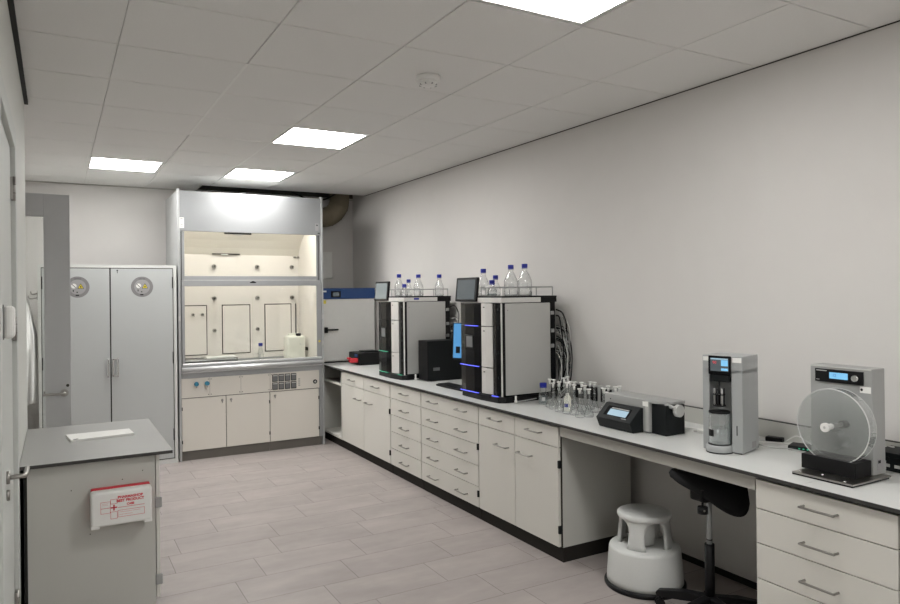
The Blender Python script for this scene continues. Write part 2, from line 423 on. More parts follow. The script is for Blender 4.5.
# ------------------------------------------------------------------ left door (near) and open glazed door
b = MB()
b.box(XL - .10, XL + .012, D1 - .04, D1 + .05, 0, DH + .05, 'doorw', bev=.003); b.box(XL - .10, XL + .012, D0 - .05, D0 + .04, 0, DH + .05, 'doorw', bev=.003)
b.box(XL - .10, XL + .012, D0 + .04, D1 - .04, DH - .04, DH + .05, 'doorw', bev=.003)
d1 = struct(b.build('door_1'))
b = MB(); b.box(XL - .05, XL - .008, D0 + .042, D1 - .042, .008, DH - .044, 'doorw', bev=.002); b.build('door_leaf', d1)
for z in (.35, 1.60, 2.24):
    b = MB(); b.cyl((XL + .004, D1 - .047, z - .055), (XL + .004, D1 - .047, z + .055), .009, 'steel', 12)
    for k in (-.02, .02): b.cyl((XL + .004, D1 - .047, z + k - .001), (XL + .004, D1 - .047, z + k + .001), .0096, 'groove', 12)
    b.box(XL - .010, XL + .002, D1 - .075, D1 - .047, z - .05, z + .05, 'steel'); b.build('hinge', d1)
b = MB()
b.cyl((XL - .01, 3.26, 1.03), (XL + .004, 3.26, 1.03), .026, 'steel'); b.cyl((XL - .01, 3.26, .96), (XL + .004, 3.26, .96), .022, 'steel')
b.tube([(XL, 3.26, 1.03), (XL + .045, 3.26, 1.03), (XL + .056, 3.275, 1.03), (XL + .058, 3.30, 1.03), (XL + .058, 3.40, 1.03)], .0095, 'steel', 12, 4)
b.build('door_handle', d1)

t = thing('door_magnet', 'small white rounded box fixed on the left door at head height', 'door sensor', (XL - .008, 2.90, 1.655))
b = MB(); b.box(0, .014, -.06, .05, -.062, .062, 'dgrey'); b.build('back_plate', t, world=False)
b = MB(); b.box(.014, .050, -.050, .045, -.057, .057, 'white', bev=.014, seg=3); b.build('cover', t, world=False)

DY = 5.50
b = MB()      # open grey framed door leaf standing out from the alcove wall
b.box(-.070, .088, DY, DY + .045, .01, 2.45, 'doorg', bev=.002); b.box(-.98, -.82, DY, DY + .045, .01, 2.45, 'doorg', bev=.002)
b.box(-.82, -.070, DY, DY + .045, 2.295, 2.45, 'doorg'); b.box(-.82, -.070, DY, DY + .045, .01, .30, 'doorg')
d2 = struct(b.build('door_2'))
b = MB(); b.box(-.822, -.068, DY + .019, DY + .026, .298, 2.297, 'pane'); b.build('door_glass', d2)
b = MB()
b.cyl((.046, DY - .012, 1.08), (.046, DY + .057, 1.08), .026, 'steel')
for s_ in (-1, 1):
    yy = DY - .045 if s_ < 0 else DY + .09
    ys_ = DY if s_ < 0 else DY + .045
    b.tube([(.046, ys_, 1.08), (.046, yy, 1.08), (.036, yy - .008 * (1 if s_ < 0 else -1), 1.08), (.01, yy - .008 * (1 if s_ < 0 else -1), 1.08), (-.08, yy - .008 * (1 if s_ < 0 else -1), 1.08)], .0095, 'steel', 12, 4)
b.build('door_handle', d2)
b = MB(); b.cyl((.066, DY - .004, 1.13), (.066, DY, 1.13), .010, 'groove'); b.build('keyhole', d2)
b = MB()
for z in (.3, 2.1): b.cyl((-.985, DY + .022, z - .06), (-.985, DY + .022, z + .06), .012, 'steel'); b.box(XA, -.98, DY + .012, DY + .032, z - .05, z + .05, 'steel')
b.build('hinges', d2)

# ------------------------------------------------------------------ helpers for laboratory furniture
def bow(b, x, y, z, w=.150, out=.034, axis='y', m='steel', r=.0055, face=-1):
    """bow handle on a front whose normal is face*X (axis y) or -Y (axis x)"""
    h = w / 2
    if axis == 'y':
        P = [(x, y - h, z), (x + face * out * .8, y - h + .001, z), (x + face * out, y - h + .010, z), (x + face * out, y + h - .010, z), (x + face * out * .8, y + h - .001, z), (x, y + h, z)]
    elif axis == 'x':
        P = [(y - h, x, z), (y - h + .001, x - out * .8, z), (y - h + .01, x - out, z), (y + h - .01, x - out, z), (y + h - .001, x - out * .8, z), (y + h, x, z)]
    else:
        P = [(x, y, z - h), (x, y - out * .8, z - h + .001), (x, y - out, z - h + .01), (x, y - out, z + h - .01), (x, y - out * .8, z + h - .001), (x, y, z + h)]
    b.tube(P, r, m, 8, 3)
XF = 2.80
def unit(label, y0, y1, rows_, hinge_sides=(), xb=3.515, zt=.880, cat='cabinet', group='base cabinets under the long bench', name='base_cabinet'):
    """rows_: list of (kind, z0, z1, ya, yb, [handle centres (y,z)])"""
    t = thing(name, label, cat, (XF, (y0 + y1) / 2, 0), group=group)
    b = MB(); b.box(XF + .020, xb, y0 + .001, y0 + .019, .095, zt, 'laminate_g'); b.box(XF + .020, xb, y1 - .019, y1 - .001, .095, zt, 'laminate_g')
    b.box(XF + .020, xb, y0 + .019, y1 - .019, .095, .113, 'laminate_g'); b.box(XF + .020, xb, y0 + .019, y1 - .019, zt - .018, zt, 'laminate_g')
    b.box(xb - .008, xb, y0 + .019, y1 - .019, .113, zt - .018, 'laminate_g')
    b.build('body', t)
    b = MB(); b.box(2.822, xb - .02, y0 + .001, y1 - .001, 0, .094, 'skirt'); b.build('plinth', t)
    b = MB(); b.box(XF + .0195, XF + .0205, y0 + .001, y1 - .001, .096, zt, 'groove'); b.build('gap_shade', t)  # shade in the gaps between fronts, put in as a dark strip
    for kind, z0, z1, ya, yb, hs in rows_:
        b = MB(); b.box(XF, XF + .019, ya + .002, yb - .002, z0 + .0025, z1 - .0025, 'laminate', bev=.0006, seg=1)
        p = b.build(kind, t)
        for (hy, hz) in hs:
            b = MB(); bow(b, XF, hy, hz); b.build('handle', p)
    for (hy, hz) in hinge_sides:
        b = MB(); b.box(XF - .006, XF + .018, hy - .009, hy + .009, hz - .025, hz + .025, 'dgrey', bev=.003); b.build('hinge', t)
    return t
Zs = [.870, .735, .577, .415, .255, .095]
def drawers(y0, y1, hc):
    return [('drawer', Zs[i + 1], Zs[i], y0 + .002, y1 - .002, [(y, (.806, .648, .485, .323, .162)[i]) for y in hc]) for i in range(5)]
# unit A : two drawers above two doors
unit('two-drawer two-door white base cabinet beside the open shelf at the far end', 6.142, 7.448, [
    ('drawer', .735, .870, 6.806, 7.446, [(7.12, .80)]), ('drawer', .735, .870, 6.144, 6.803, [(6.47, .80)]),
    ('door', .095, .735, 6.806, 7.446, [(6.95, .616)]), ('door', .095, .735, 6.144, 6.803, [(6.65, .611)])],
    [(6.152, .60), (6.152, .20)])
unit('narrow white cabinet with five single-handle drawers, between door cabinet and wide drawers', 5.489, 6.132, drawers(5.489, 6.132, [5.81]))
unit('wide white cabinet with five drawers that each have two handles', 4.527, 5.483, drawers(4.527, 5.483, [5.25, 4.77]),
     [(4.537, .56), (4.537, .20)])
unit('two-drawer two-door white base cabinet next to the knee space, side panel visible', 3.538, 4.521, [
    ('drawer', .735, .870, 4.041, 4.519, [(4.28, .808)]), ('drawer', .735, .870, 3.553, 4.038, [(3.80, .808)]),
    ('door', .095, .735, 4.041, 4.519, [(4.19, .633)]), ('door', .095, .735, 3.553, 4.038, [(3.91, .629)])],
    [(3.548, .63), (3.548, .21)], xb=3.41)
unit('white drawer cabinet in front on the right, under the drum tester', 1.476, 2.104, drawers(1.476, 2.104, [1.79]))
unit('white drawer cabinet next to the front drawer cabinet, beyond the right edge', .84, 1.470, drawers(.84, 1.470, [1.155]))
# open shelf unit at the far end
t = thing('open_shelf_unit', 'dark open shelf bay at the far end of the bench beside the fume hood', 'shelf', (XF, 7.75, 0), group='base cabinets under the long bench')
b = MB(); b.box(XF, 3.50, 7.452, 7.470, .095, .880, 'laminate_g'); b.box(XF, 3.50, 8.10, 8.118, .095, .880, 'laminate_g'); b.box(XF, 3.50, 7.47, 8.10, .095, .115, 'laminate')
b.box(3.49, 3.50, 7.47, 8.10, .115, .88, 'laminate_g'); b.build('body', t)
b = MB(); b.box(XF, 3.48, 7.472, 8.098, .700, .716, 'laminate'); b.build('shelf', t)
b = MB(); b.box(2.822, 3.48, 7.452, 8.118, 0, .094, 'skirt'); b.build('plinth', t)

# long worktop
t = thing('worktop', 'long light grey worktop with dark edge along the right wall', 'worktop', (2.78, 4.0, .882))
b = MB()
for (a, c) in ((.8, 1.864), (1.866, 4.519), (4.521, YB)):
    b.box(2.78, XW - .002, a, c, .882, .8985, 'top_edge'); b.box(2.7805, XW - .002, a + .0004, c - .0004, .8985, .900, 'top')
b.build('top', t)
b = MB(); b.box(2.802, 2.820, 2.106, 3.536, .815, .8815, 'edge'); b.build('apron', t)
t = thing('backsplash', 'grey upstand strip with dark top edge between worktop and right wall', 'backsplash', (XW - .011, 4.0, .9))
b = MB(); b.box(XW - .020, XW - .002, .8, YB - .02, .9005, .997, 'laminate_g'); b.box(XW - .0205, XW - .001, .8, YB - .02, .997, 1.001, 'top_edge'); b.build('strip', t)

# island cabinet on the left
t = thing('side_cabinet', 'low grey-white cabinet at left front with first aid box on its end', 'cabinet', (.15, 4.6, 0))
b = MB(); b.box(-.135, .462, 4.100, 4.120, .0, .880, 'laminate_g'); b.box(-.135, .462, 5.150, 5.170, .02, .880, 'laminate_g')
b.box(-.135, .462, 4.12, 5.15, .10, .12, 'laminate_g'); b.box(-.135, -.125, 4.12, 5.15, .10, .880, 'laminate_g')
for (x, z) in ((.06, .74), (.30, .765), (.145, .50), (.40, .80)): b.cyl((x, 4.0995, z), (x, 4.101, z), .003, 'groove', 8)
b.build('body', t)
b = MB(); b.box(-.120, .40, 4.122, 5.15, 0, .094, 'skirt'); b.build('plinth', t)
for (a, c, hy) in ((4.103, 4.633, 4.50), (4.637, 5.168, 4.77)):
    b = MB(); b.box(.466, .485, a, c, .097, .878, 'laminate', bev=.001, seg=1); d = b.build('door', t)
    b = MB(); bow(b, .485, hy, .80, face=1); b.build('handle', d)
for z in (.615, .195):
    b = MB(); b.box(.460, .496, 4.094, 4.112, z - .028, z + .028, 'mgrey', bev=.004); b.build('hinge', t)
b = MB(); b.box(-.150, -.1355, 4.104, 5.168, .0, .880, 'black_gap'); b.build('wall_gap_shade', t)  # shade of the gap beside the wall, modelled as a black strip
t = thing('side_worktop', 'grey worktop slab with dark edge on the low left cabinet', 'worktop', (.19, 4.62, .882))
b = MB(); b.box(XL + .002, .548, 4.062, 5.19, .882, .8985, 'top_edge'); b.box(XL + .0025, .5475, 4.0625, 5.1895, .8985, .900, 'top_g'); b.build('top', t)

t = thing('notepad', 'flat white pad lying on the grey side worktop', 'pad', (.22, 4.70, .900), rz=.02)
b = MB(); b.prism([(-.175, .10), (-.152, -.105), (.185, -.075), (.175, .10)], 'z', 0, .012, 'paper', bev=.001); b.build('sheets', t, world=False)
b = MB(); b.box(-.150, -.125, -.098, -.078, .0122, .0128, 'black', mtx=Matrix.Rotation(.3, 4, 'Z') @ Matrix.Translation((-.012, .04, 0))); b.build('mark', t, world=False)

# first aid box on the end panel
t = thing('first_aid_box', 'white first aid box with red cross hanging on the end of the low left cabinet', 'first aid box', (.29, 4.099, .545))
b = MB(); b.box(-.142, .142, -.030, 0, .012, .193, 'red', bev=.006); b.build('red_base', t, world=False)
b = MB(); b.box(-.145, .145, -.098, -.028, .010, .188, 'white', bev=.012, seg=3); b.box(-.145, -.105, -.096, -.03, .0, .02, 'white', bev=.004); b.box(.105, .145, -.096, -.03, .0, .02, 'white', bev=.004)
b.build('cover', t, world=False)
b = MB(); fz = -.0984
def fr(x, z): return frame((x, fz, z), (1, 0, 0), (0, 0, 1))
b.text('PHARMASHOP', .0185, fr(.040, .152), 'redprint', bold=.0009); b.text('BEST PRODUCT', .0185, fr(.040, .134), 'redprint', bold=.0009); b.text('CASE', .015, fr(.040, .113), 'redprint', bold=.0009)
b.box(-.053, -.023, fz - .0004, fz + .001, .0995, .1065, 'redprint'); b.box(-.0415, -.0345, fz - .0004, fz + .001, .088, .118, 'redprint')
def outline(x0, x1, z0, z1, w=.0016, m='redprint'):
    for (a, c, d, e) in ((x0, x1, z0, z0 + w), (x0, x1, z1 - w, z1), (x0, x0 + w, z0, z1), (x1 - w, x1, z0, z1)): b.box(a, c, fz - .0003, fz + .001, d, e, m)
outline(-.100, -.054, .077, .137); outline(-.100, -.054, .1035, .1045); outline(-.054, -.022, .122, .146); outline(-.054, -.022, .045, .082)
outline(-.020, .108, .050, .086); outline(-.020, .108, .100, .101)
b.box(-.012, .088, fz - .0003, fz + .001, .075, .076, 'redprint'); b.box(-.012, .050, fz - .0003, fz + .001, .062, .063, 'redprint')
for z in (.120, .127): b.box(-.092, -.064, fz - .0003, fz + .001, z, z + .0008, 'redprint')
b.build('lettering', t, world=False)

# ------------------------------------------------------------------ safety cabinet
CX0, CX1, CY = -.150, 1.098, 7.735
t = thing('safety_cabinet', 'tall two-door silver grey safety cabinet with round warning stickers', 'cabinet', ((CX0 + CX1) / 2, CY + .3, 0))
b = MB(); b.box(CX0, CX0 + .026, CY, CY + .62, 0, 2.06, 'cab_f'); b.box(CX1 - .030, CX1, CY, CY + .62, 0, 2.06, 'cab_f')
b.box(CX0 + .026, CX1 - .030, CY, CY + .62, 2.030, 2.06, 'cab_f'); b.box(CX0 + .026, CX1 - .03, CY, CY + .62, 0, .045, 'cab_f')
b.box(CX0 + .026, CX1 - .03, CY + .022, CY + .60, .045, 2.03, 'groove'); b.build('body', t)
for (a, c, lab, hx) in ((CX0 + .032, .468, 'left', .44), (.480, CX1 - .038, 'right', .506)):
    b = MB(); b.box(a, c, CY + .002, CY + .020, .055, 2.022, 'cab', bev=.0015, seg=1); d = b.build('door', t)
    b = MB(); bow(b, .448 if lab == 'left' else .535, CY + .002, 1.03, w=.175, out=.036, axis='z', m='chrome', r=.0085)
    if lab == 'right':
        for z in (.9475, 1.1125): b.box(.488, .538, CY - .020, CY - .006, z - .006, z + .006, 'chrome', bev=.002)
        b.box(.486, .500, CY - .020, CY + .002, .94, 1.12, 'chrome', bev=.002)
    b.build('handle', d)
    cx = .187 if lab == 'left' else .768
    b = MB(); zc = 1.838; y = CY + .0018
    b.cyl((cx, y, zc), (cx, y - .0012, zc), .104, 'discg', 48); b.cyl((cx, y - .0012, zc), (cx, y - .0016, zc), .074, 'discl', 40)
    b.cyl((cx - .033, y - .0016, zc + .010), (cx - .033, y - .0020, zc + .010), .024, 'paper', 24)
    b.box(-.024, .024, y - .0024, y - .0016, -.0025, .0025, 'black', mtx=Matrix.Translation((cx - .033, 0, zc + .010)) @ Matrix.Rotation(.8, 4, 'Y'))
    b.prism([(cx - .001, zc - .016), (cx + .055, zc - .016), (cx + .027, zc + .036)], 'y', y - .0020, y - .0012, 'black')
    b.prism([(cx + .005, zc - .012), (cx + .049, zc - .012), (cx + .027, zc + .028)], 'y', y - .0024, y - .0016, 'yellow')
    b.box(cx + .022, cx + .032, y - .0028, y - .002, zc - .006, zc + .010, 'black')
    b.box(cx - .018, cx + .012, y - .0020, y - .0012, zc - .086, zc - .074, 'black'); b.box(cx - .010, cx + .001, y - .002, y - .0012, zc - .056, zc - .046, 'dgrey')
    b.box(cx - .042, cx - .034, y - .002, y - .0012, zc - .046, zc - .028, 'dgrey'); b.box(cx - .03, cx + .03, y - .0016, y - .0008, zc + .078, zc + .082, 'dgrey')
    b.build('warning_sticker', d)
    hx2 = a + .004 if lab == 'left' else c - .004
    b = MB()
    for z in (.3, 1.1, 1.88): b.box(hx2 - .006 if lab == 'left' else hx2 - .002, hx2 + .002 if lab == 'left' else hx2 + .006, CY - .004, CY + .004, z - .06, z + .06, 'dgrey')
    b.build('hinge', d)
b = MB(); y = CY + .001; b.prism([(.530, 1.998), (.550, 1.998), (.540, 2.012)], 'y', y - .001, y + .001, 'dgrey'); b.box(.5375, .5425, y - .001, y + .001, 1.975, 1.998, 'dgrey'); b.build('lock_mark', t)

t = thing('coat_hook', 'small metal coat hook on the side of the tall safety cabinet', 'hook', (CX0 - .004, 7.80, 1.76))
b = MB(); b.box(-.004, .001, -.02, .02, -.045, .045, 'steel', bev=.001)
for z, k in ((-.02, 1.25), (.02, .9)): b.tube([(0, 0, z), (-.035 * k, 0, z - .012), (-.055 * k, 0, z - .005), (-.062 * k, 0, z + .020)], .005, 'steel', 8, 4)
b.build('hook', t, world=False)
# coat
b = MB(); bb = bmesh.new(); rings = []
NZ, NA = 26, 40
for i in range(NZ + 1):
    u = i / NZ; z = 1.715 - u * .98
    wx = .018 + .040 * min(1, u * 3) + .008 * u; wy = .030 + .16 * min(1, u * 2.2) ** .8
    ring = []
    for k in range(NA):
        a = 2 * PI * k / NA
        fold = 1 + (.16 * min(1, u * 3)) * math.sin(7 * a + 2.2 * u) + .08 * min(1, u * 3) * math.sin(13 * a - 3 * u)
        ring.append(bb.verts.new((-.246 + .012 * math.sin(3 * u) + wx * math.cos(a) * fold, 7.83 + wy * math.sin(a) * fold, z + .012 * math.sin(5 * a) * u)))
    rings.append(ring)
for A, B in zip(rings, rings[1:]):
    for k in range(NA): bb.faces.new((A[k], B[k], B[(k + 1) % NA], A[(k + 1) % NA]))
bb.faces.new(rings[0]); bb.faces.new(rings[-1][::-1])
b._merge(bb, 'cloth', True)
tag(recenter(b.build('lab_coat')), 'white cloth coat hanging from the hook beside the tall cabinet', 'coat')

# ------------------------------------------------------------------ fume hood
HX0, HX1, HY = 1.115, 2.700, 7.75
t = thing('fume_hood', 'tall aluminium fume hood with lit cream interior and three doors below', 'fume hood', ((HX0 + HX1) / 2, HY + .4, 0))
for s_, xa, xb_ in ((0, HX0, HX0 + .016), (1, HX1 - .016, HX1)):
    b = MB(); b.box(xa, xb_, HY + .04, HY + .87, 0, 2.85, 'alu_l'); b.build('side_panel', t)
for xa, xb_, g0 in ((HX0, HX0 + .022, 0), (HX1 - .022, HX1, 0)):
    b = MB(); b.box(xa, xb_, HY - .012, HY + .05, 0, 2.868, 'alu_l', bev=.003)
    for z in (1.48, 1.18) if xa > 2 else (1.5,): b.box(xa - .001, xb_ + .001, HY - .014, HY + .0, z - .025, z + .025, 'lgrey', bev=.002)
    b.build('corner_post', t)
for xa, xb_ in ((HX0 + .022, HX0 + .058), (HX1 - .064, HX1 - .022)):
    b = MB(); b.box(xa, xb_, HY + .012, HY + .05, .88, 2.425, 'alu_d'); b.box(xa + .012, xa + .018, HY + .008, HY + .014, .9, 2.42, 'groove'); b.build('sash_track', t)
IX0, IX1, IY = 1.170, 2.640, 8.50
b = MB(); b.box(HX0 + .022, HX1 - .022, HY - .004, HY + .03, 2.425, 2.850, 'alu', bev=.002)
hp = b.build('header_panel', t)
b = MB(); b.box(1.137, 1.180, HY - .0052, HY - .0038, 2.455, 2.565, 'paper')
for z in (2.47, 2.49, 2.55): b.box(1.143, 1.170, HY - .0056, HY - .005, z, z + .005, 'dgrey')
b.build('sticker', hp)
b = MB(); b.box(2.612, 2.650, HY - .0052, HY - .0038, 2.475, 2.560, 'discl'); b.box(2.625, 2.640, HY - .0056, HY - .005, 2.53, 2.545, 'dgrey'); b.box(2.64, 2.665, HY - .0056, HY - .0035, 2.442, 2.452, 'dgrey'); b.build('sticker', hp)
b = MB(); b.box(HX0 + .016, HX1 - .016, HY + .03, HY + .87, 2.822, 2.85, 'alu_l'); b.build('roof_panel', t)
b = MB(); b.box(IX0, IX1, IY, IY + .01, .93, 2.30, 'cream')
b.box(IX0 - .01, IX0, HY + .06, IY, .93, 2.60, 'cream'); b.box(IX1, IX1 + .01, HY + .06, IY, .93, 2.60, 'cream')
b.box(2.068, 2.071, IY - .001, IY + .001, .98, 2.22, 'cream_d')
b.box(IX1 - .0035, IX1 - .0005, 8.14, 8.30, 1.065, 1.105, 'groove')
b.build('interior_lining', t)
b = MB(); b.prism([(8.50, 2.222), (8.45, 2.30), (8.36, 2.39), (8.20, 2.50), (7.98, 2.58), (7.98, 2.59), (8.51, 2.59), (8.51, 2.222)], 'x', IX0, IX1, 'cream_d')
b.box(1.60, 1.92, 8.462, 8.480, 2.222, 2.236, 'groove'); b.box(1.70, 1.78, 8.455, 8.475, 2.219, 2.230, 'paper'); b.build('top_baffle', t)
b = MB(); b.box(IX0 + .08, IX1 - .08, 7.86, 7.92, 2.545, 2.57, 'hoodlamp'); b.build('lamp', t)
b = MB(); b.box(IX0, IX1, HY + .04, 7.98, 2.575, 2.59, 'cream_d'); b.build('lamp_housing', t)
b = MB(); b.box(1.60, 1.89, HY + .028, HY + .05, 2.408, 2.424, 'black'); b.box(1.70, 1.79, HY + .024, HY + .05, 2.398, 2.41, 'lgrey'); b.build('latch', t)
def access(x0, x1, z0, z1, nm='access_panel'):
    b = MB(); b.box(x0, x1, IY - .006, IY - .0005, z0, z1, 'groove'); b.box(x0 + .010, x1 - .010, IY - .010, IY - .004, z0 + .010, z1 - .010, 'cream'); return b.build(nm, t)
pl = access(1.18, 1.540, 1.045, 1.630); access(1.708, 2.040, 1.045, 1.630); access(2.212, 2.545, 1.050, 1.632)
def nozzle(x, z, r=.014):
    r *= 1.5
    b = MB(); b.cyl((x, IY - .004, z), (x, IY - .022, z), r, 'steel', 16); b.cyl((x, IY - .022, z), (x, IY - .05, z), r * .7, 'steel', 16); b.cyl((x, IY - .05, z), (x, IY - .052, z), r * .45, 'groove', 16)
    b.tube([(x, IY - .042, z), (x + .004, IY - .052, z - .004), (x + .006, IY - .055, z - .02)], .005, 'steel', 8, 3); b.build('outlet_nozzle', t)
for x in (1.623, 2.127, 2.555): nozzle(x, 1.705, .017); nozzle(x, 2.082, .017)
for x in (1.622, 2.126): nozzle(x, 1.328, .015)
for x in (1.383, 1.488): nozzle(x, 1.52, .011)
for x in (2.59, 2.63): nozzle(x, 2.205, .009)
b = MB(); b.box(2.596, 2.606, IY - .010, IY - .0005, 1.26, 1.63, 'groove'); b.build('slot', t)
b = MB(); b.box(IX0, IX1, HY + .05, IY, .945, .965, 'lgrey', bev=.003); b.box(IX0, IX1, IY - .03, IY - .011, .965, .985, 'alu_d'); b.build('work_surface', t)
# upper fixed window
b = MB(); b.box(1.173, 2.636, HY + .006, HY + .030, 1.908, 1.950, 'alu_d', bev=.002); b.box(1.173, 1.183, HY + .01, HY + .028, 1.95, 2.42, 'alu_d'); b.box(2.626, 2.636, HY + .01, HY + .028, 1.95, 2.42, 'alu_d')
w = b.build('upper_window', t); b = MB(); b.box(1.183, 2.626, HY + .016, HY + .021, 1.95, 2.424, 'pane'); b.build('pane', w)
# sash
b = MB(); b.box(1.150, 2.672, HY - .012, HY + .006, 1.842, 1.905, 'alu_d', bev=.003); b.box(1.150, 1.178, HY - .010, HY + .005, 1.022, 1.842, 'alu_d'); b.box(2.618, 2.672, HY - .010, HY + .005, 1.022, 1.842, 'alu_d')
b.box(1.86, 1.925, HY - .014, HY - .010, 1.874, 1.884, 'black'); b.prism([(1.872, 1.884), (1.913, 1.884), (1.905, 1.893), (1.880, 1.893)], 'y', HY - .014, HY - .01, 'black')
b.cyl((2.645, HY - .014, 1.20), (2.645, HY - .008, 1.20), .012, 'yellow', 12)
w = b.build('sash', t); b = MB(); b.box(1.178, 2.618, HY - .004, HY + .001, 1.022, 1.842, 'pane'); b.build('pane', w)
b = MB(); b.box(1.150, 2.672, HY - .018, HY + .012, 1.000, 1.024, 'alu_b', bev=.006)
b.box(1.86, 1.98, HY - .022, HY - .016, 1.006, 1.018, 'lgrey'); b.build('sash_handle_rail', t)
b = MB(); b.cyl((1.140, HY - .030, .962), (2.676, HY - .030, .962), .024, 'alu_b', 20); b.box(1.140, 2.676, HY - .034, HY + .05, .925, .938, 'alu_b', bev=.005)
b.box(1.140, 2.676, HY - .02, HY + .05, .95, .998, 'alu_d'); b.build('airfoil', t)
b = MB(); b.box(1.140, 2.676, HY - .004, HY + .04, .868, .925, 'alu_d'); b.box(1.150, 1.20, HY - .0055, HY - .0035, .893, .915, 'discl'); b.build('lower_rail', t)
b = MB(); b.box(1.140, 2.640, HY, HY + .02, .662, .866, 'panel')
for x in (1.425, 1.752, 2.072):
    b.box(x - .001, x + .001, HY - .0006, HY + .001, .665, .866, 'groove')
    for z in (.685, .848): b.cyl((x - .014, HY - .001, z), (x - .014, HY + .001, z), .005, 'groove', 8); b.cyl((x + .014, HY - .001, z), (x + .014, HY + .001, z), .005, 'groove', 8)
sp = b.build('service_panel', t)
for x in (1.285, 1.393):
    b = MB(); b.cyl((x, HY, .806), (x, HY - .02, .806), .014, 'steel'); b.cyl((x, HY - .02, .806), (x, HY - .038, .806), .024, 'knobblue', 12); b.tube([(x, HY - .01, .80), (x, HY - .03, .79), (x, HY - .035, .765)], .007, 'steel', 8, 3); b.build('tap', sp)
for r in range(2):
    for c in range(4):
        x = 2.095 + c * .071; z = .768 - r * .090
        b = MB(); b.box(x, x + .062, HY - .006, HY, z, z + .082, 'dgrey', bev=.002); b.box(x + .006, x + .056, HY - .008, HY - .005, z + .008, z + .060, 'knobgrey'); b.box(x + .006, x + .056, HY - .0085, HY - .005, z + .062, z + .074, 'lgrey'); b.build('socket', sp)
b = MB()
for k in range(4): b.box(2.392, 2.414, HY - .003, HY, .700 + k * .024, .716 + k * .024, 'edge')
b.build('vent', sp)
b = MB(); b.cyl((2.590, HY, .737), (2.590, HY - .010, .737), .024, 'dgrey', 20); b.cyl((2.590, HY - .01, .737), (2.590, HY - .012, .737), .012, 'lgrey', 16); b.build('lock', sp)
b = MB(); b.box(1.140, 2.676, HY + .03, IY + .3, .10, .90, 'groove'); b.box(2.640, 2.676, HY, HY + .03, .10, .868, 'alu_d'); b.build('base_carcass', t)
for (a, c, hx, hinge) in ((1.140, 1.592, 1.552, 1.142), (1.595, 2.066, 1.645, 2.064), (2.070, 2.636, 2.125, 2.634)):
    b = MB(); b.box(a + .002, c - .002, HY, HY + .02, .102, .654, 'panel', bev=.0015, seg=1); d = b.build('door', t)
    b = MB(); b.cyl((hx, HY, .612), (hx, HY - .012, .612), .013, 'steel', 12); b.box(hx - .006, hx + .006, HY - .020, HY - .012, .585, .628, 'steel', bev=.003); b.build('handle', d)
    b = MB()
    for z in (.20, .55): b.box(hinge - .006, hinge + .006, HY - .003, HY + .003, z - .018, z + .018, 'dgrey')
    b.build('hinge', d)
b = MB(); b.box(1.140, 2.060, HY + .022, HY + .03, .0, .098, 'kick'); b.box(2.064, 2.672, HY + .022, HY + .03, .0, .098, 'kick'); b.build('kick_plate', t)
b = MB(); b.cyl((1.90, 8.2, 2.85), (1.90, 8.2, 2.93), .04, 'chrome', 20); b.build('roof_fitting', t)

# inside the hood
t = thing('jerrycan', 'milky white plastic jerrycan with black cap standing in the fume hood', 'jerrycan', (2.49, 8.20, .965))
b = MB(); b.box(-.115, .115, -.085, .085, 0, .285, 'jerry', bev=.028, seg=3); b.box(-.075, .06, -.018, .018, .27, .315, 'jerry', bev=.012); 
b.prism([(.035, .19), (.055, .19), (.045, .175)], 'y', -.087, -.084, 'lgrey'); b.build('body', t, world=False)
b = MB(); b.cyl((.035, -.045, .280), (.035, -.045, .312), .030, 'black', 20); b.build('cap', t, world=False)

def bottle(name, label, loc, r, h, cap='capblue', fill=0.0, group=None, neck=None, capr=.022):
    t = thing(name, label, 'bottle', loc, group=group)
    nk = neck or capr * .82
    zs = h - .030 - .02
    prof = [(0, .002), (r * .9, .001), (r, .008), (r, zs * .56), (r * .95, zs * .62), (r * .60, zs * .86), (nk * 1.1, zs * .95), (nk, zs), (nk, h - .028)]
    b = MB(); b.lathe(prof, m='bottle', n=28)
    b.lathe([(0, .004), (r * .92, .004), (r * .94, .010), (r * .94, .012), (0, .012)], m='rim', n=28)
    b.build('glass_body', t, world=False)
    b = MB(); b.lathe([(0, h), (capr * .94, h), (capr, h - .003), (capr, h - .027), (capr * .96, h - .029), (nk, h - .029)], m=cap, n=28)
    b.lathe([(nk * 1.0, h - .036), (capr * 1.02, h - .036), (capr * 1.02, h - .031), (nk, h - .031)], m=cap, n=24); b.build('cap', t, world=False)
    if fill:
        b = MB(); b.lathe([(0, .005), (r * .96, .009), (r * .96, fill), (0, fill)], m='water', n=28); b.build('liquid', t, world=False)
    b = MB(); b.lathe([(r * 1.004, zs * .25), (r * 1.004, zs * .5)], m='rim', n=8, a0=-2.6, a1=-1.8); b.build('printed_scale', t, world=False)
    return t
bottle('reagent_bottle', 'small bottle with purple-blue cap standing inside the fume hood', (2.11, 8.30, .965), .033, .205, capr=.024)
# metal tray
t = thing('metal_tray', 'flat shiny metal tray lying at the left inside the fume hood', 'tray', (1.50, 8.02, .965))
b = MB()
b.box(-.30, .26, -.10, .12, .055, .061, 'chrome'); b.box(-.30, .26, -.10, -.094, .040, .085, 'chrome'); b.box(-.30, .26, .114, .12, .040, .085, 'chrome'); b.box(-.06, .26, -.04, .10, .061, .095, 'white', bev=.004)
b.build('tray', t, world=False)
for x in (-.27, .22):
    for y in (-.085, .10):
        b = MB(); b.box(x - .01, x + .01, y - .01, y + .01, 0, .05, 'steel'); b.build('foot', t, world=False)

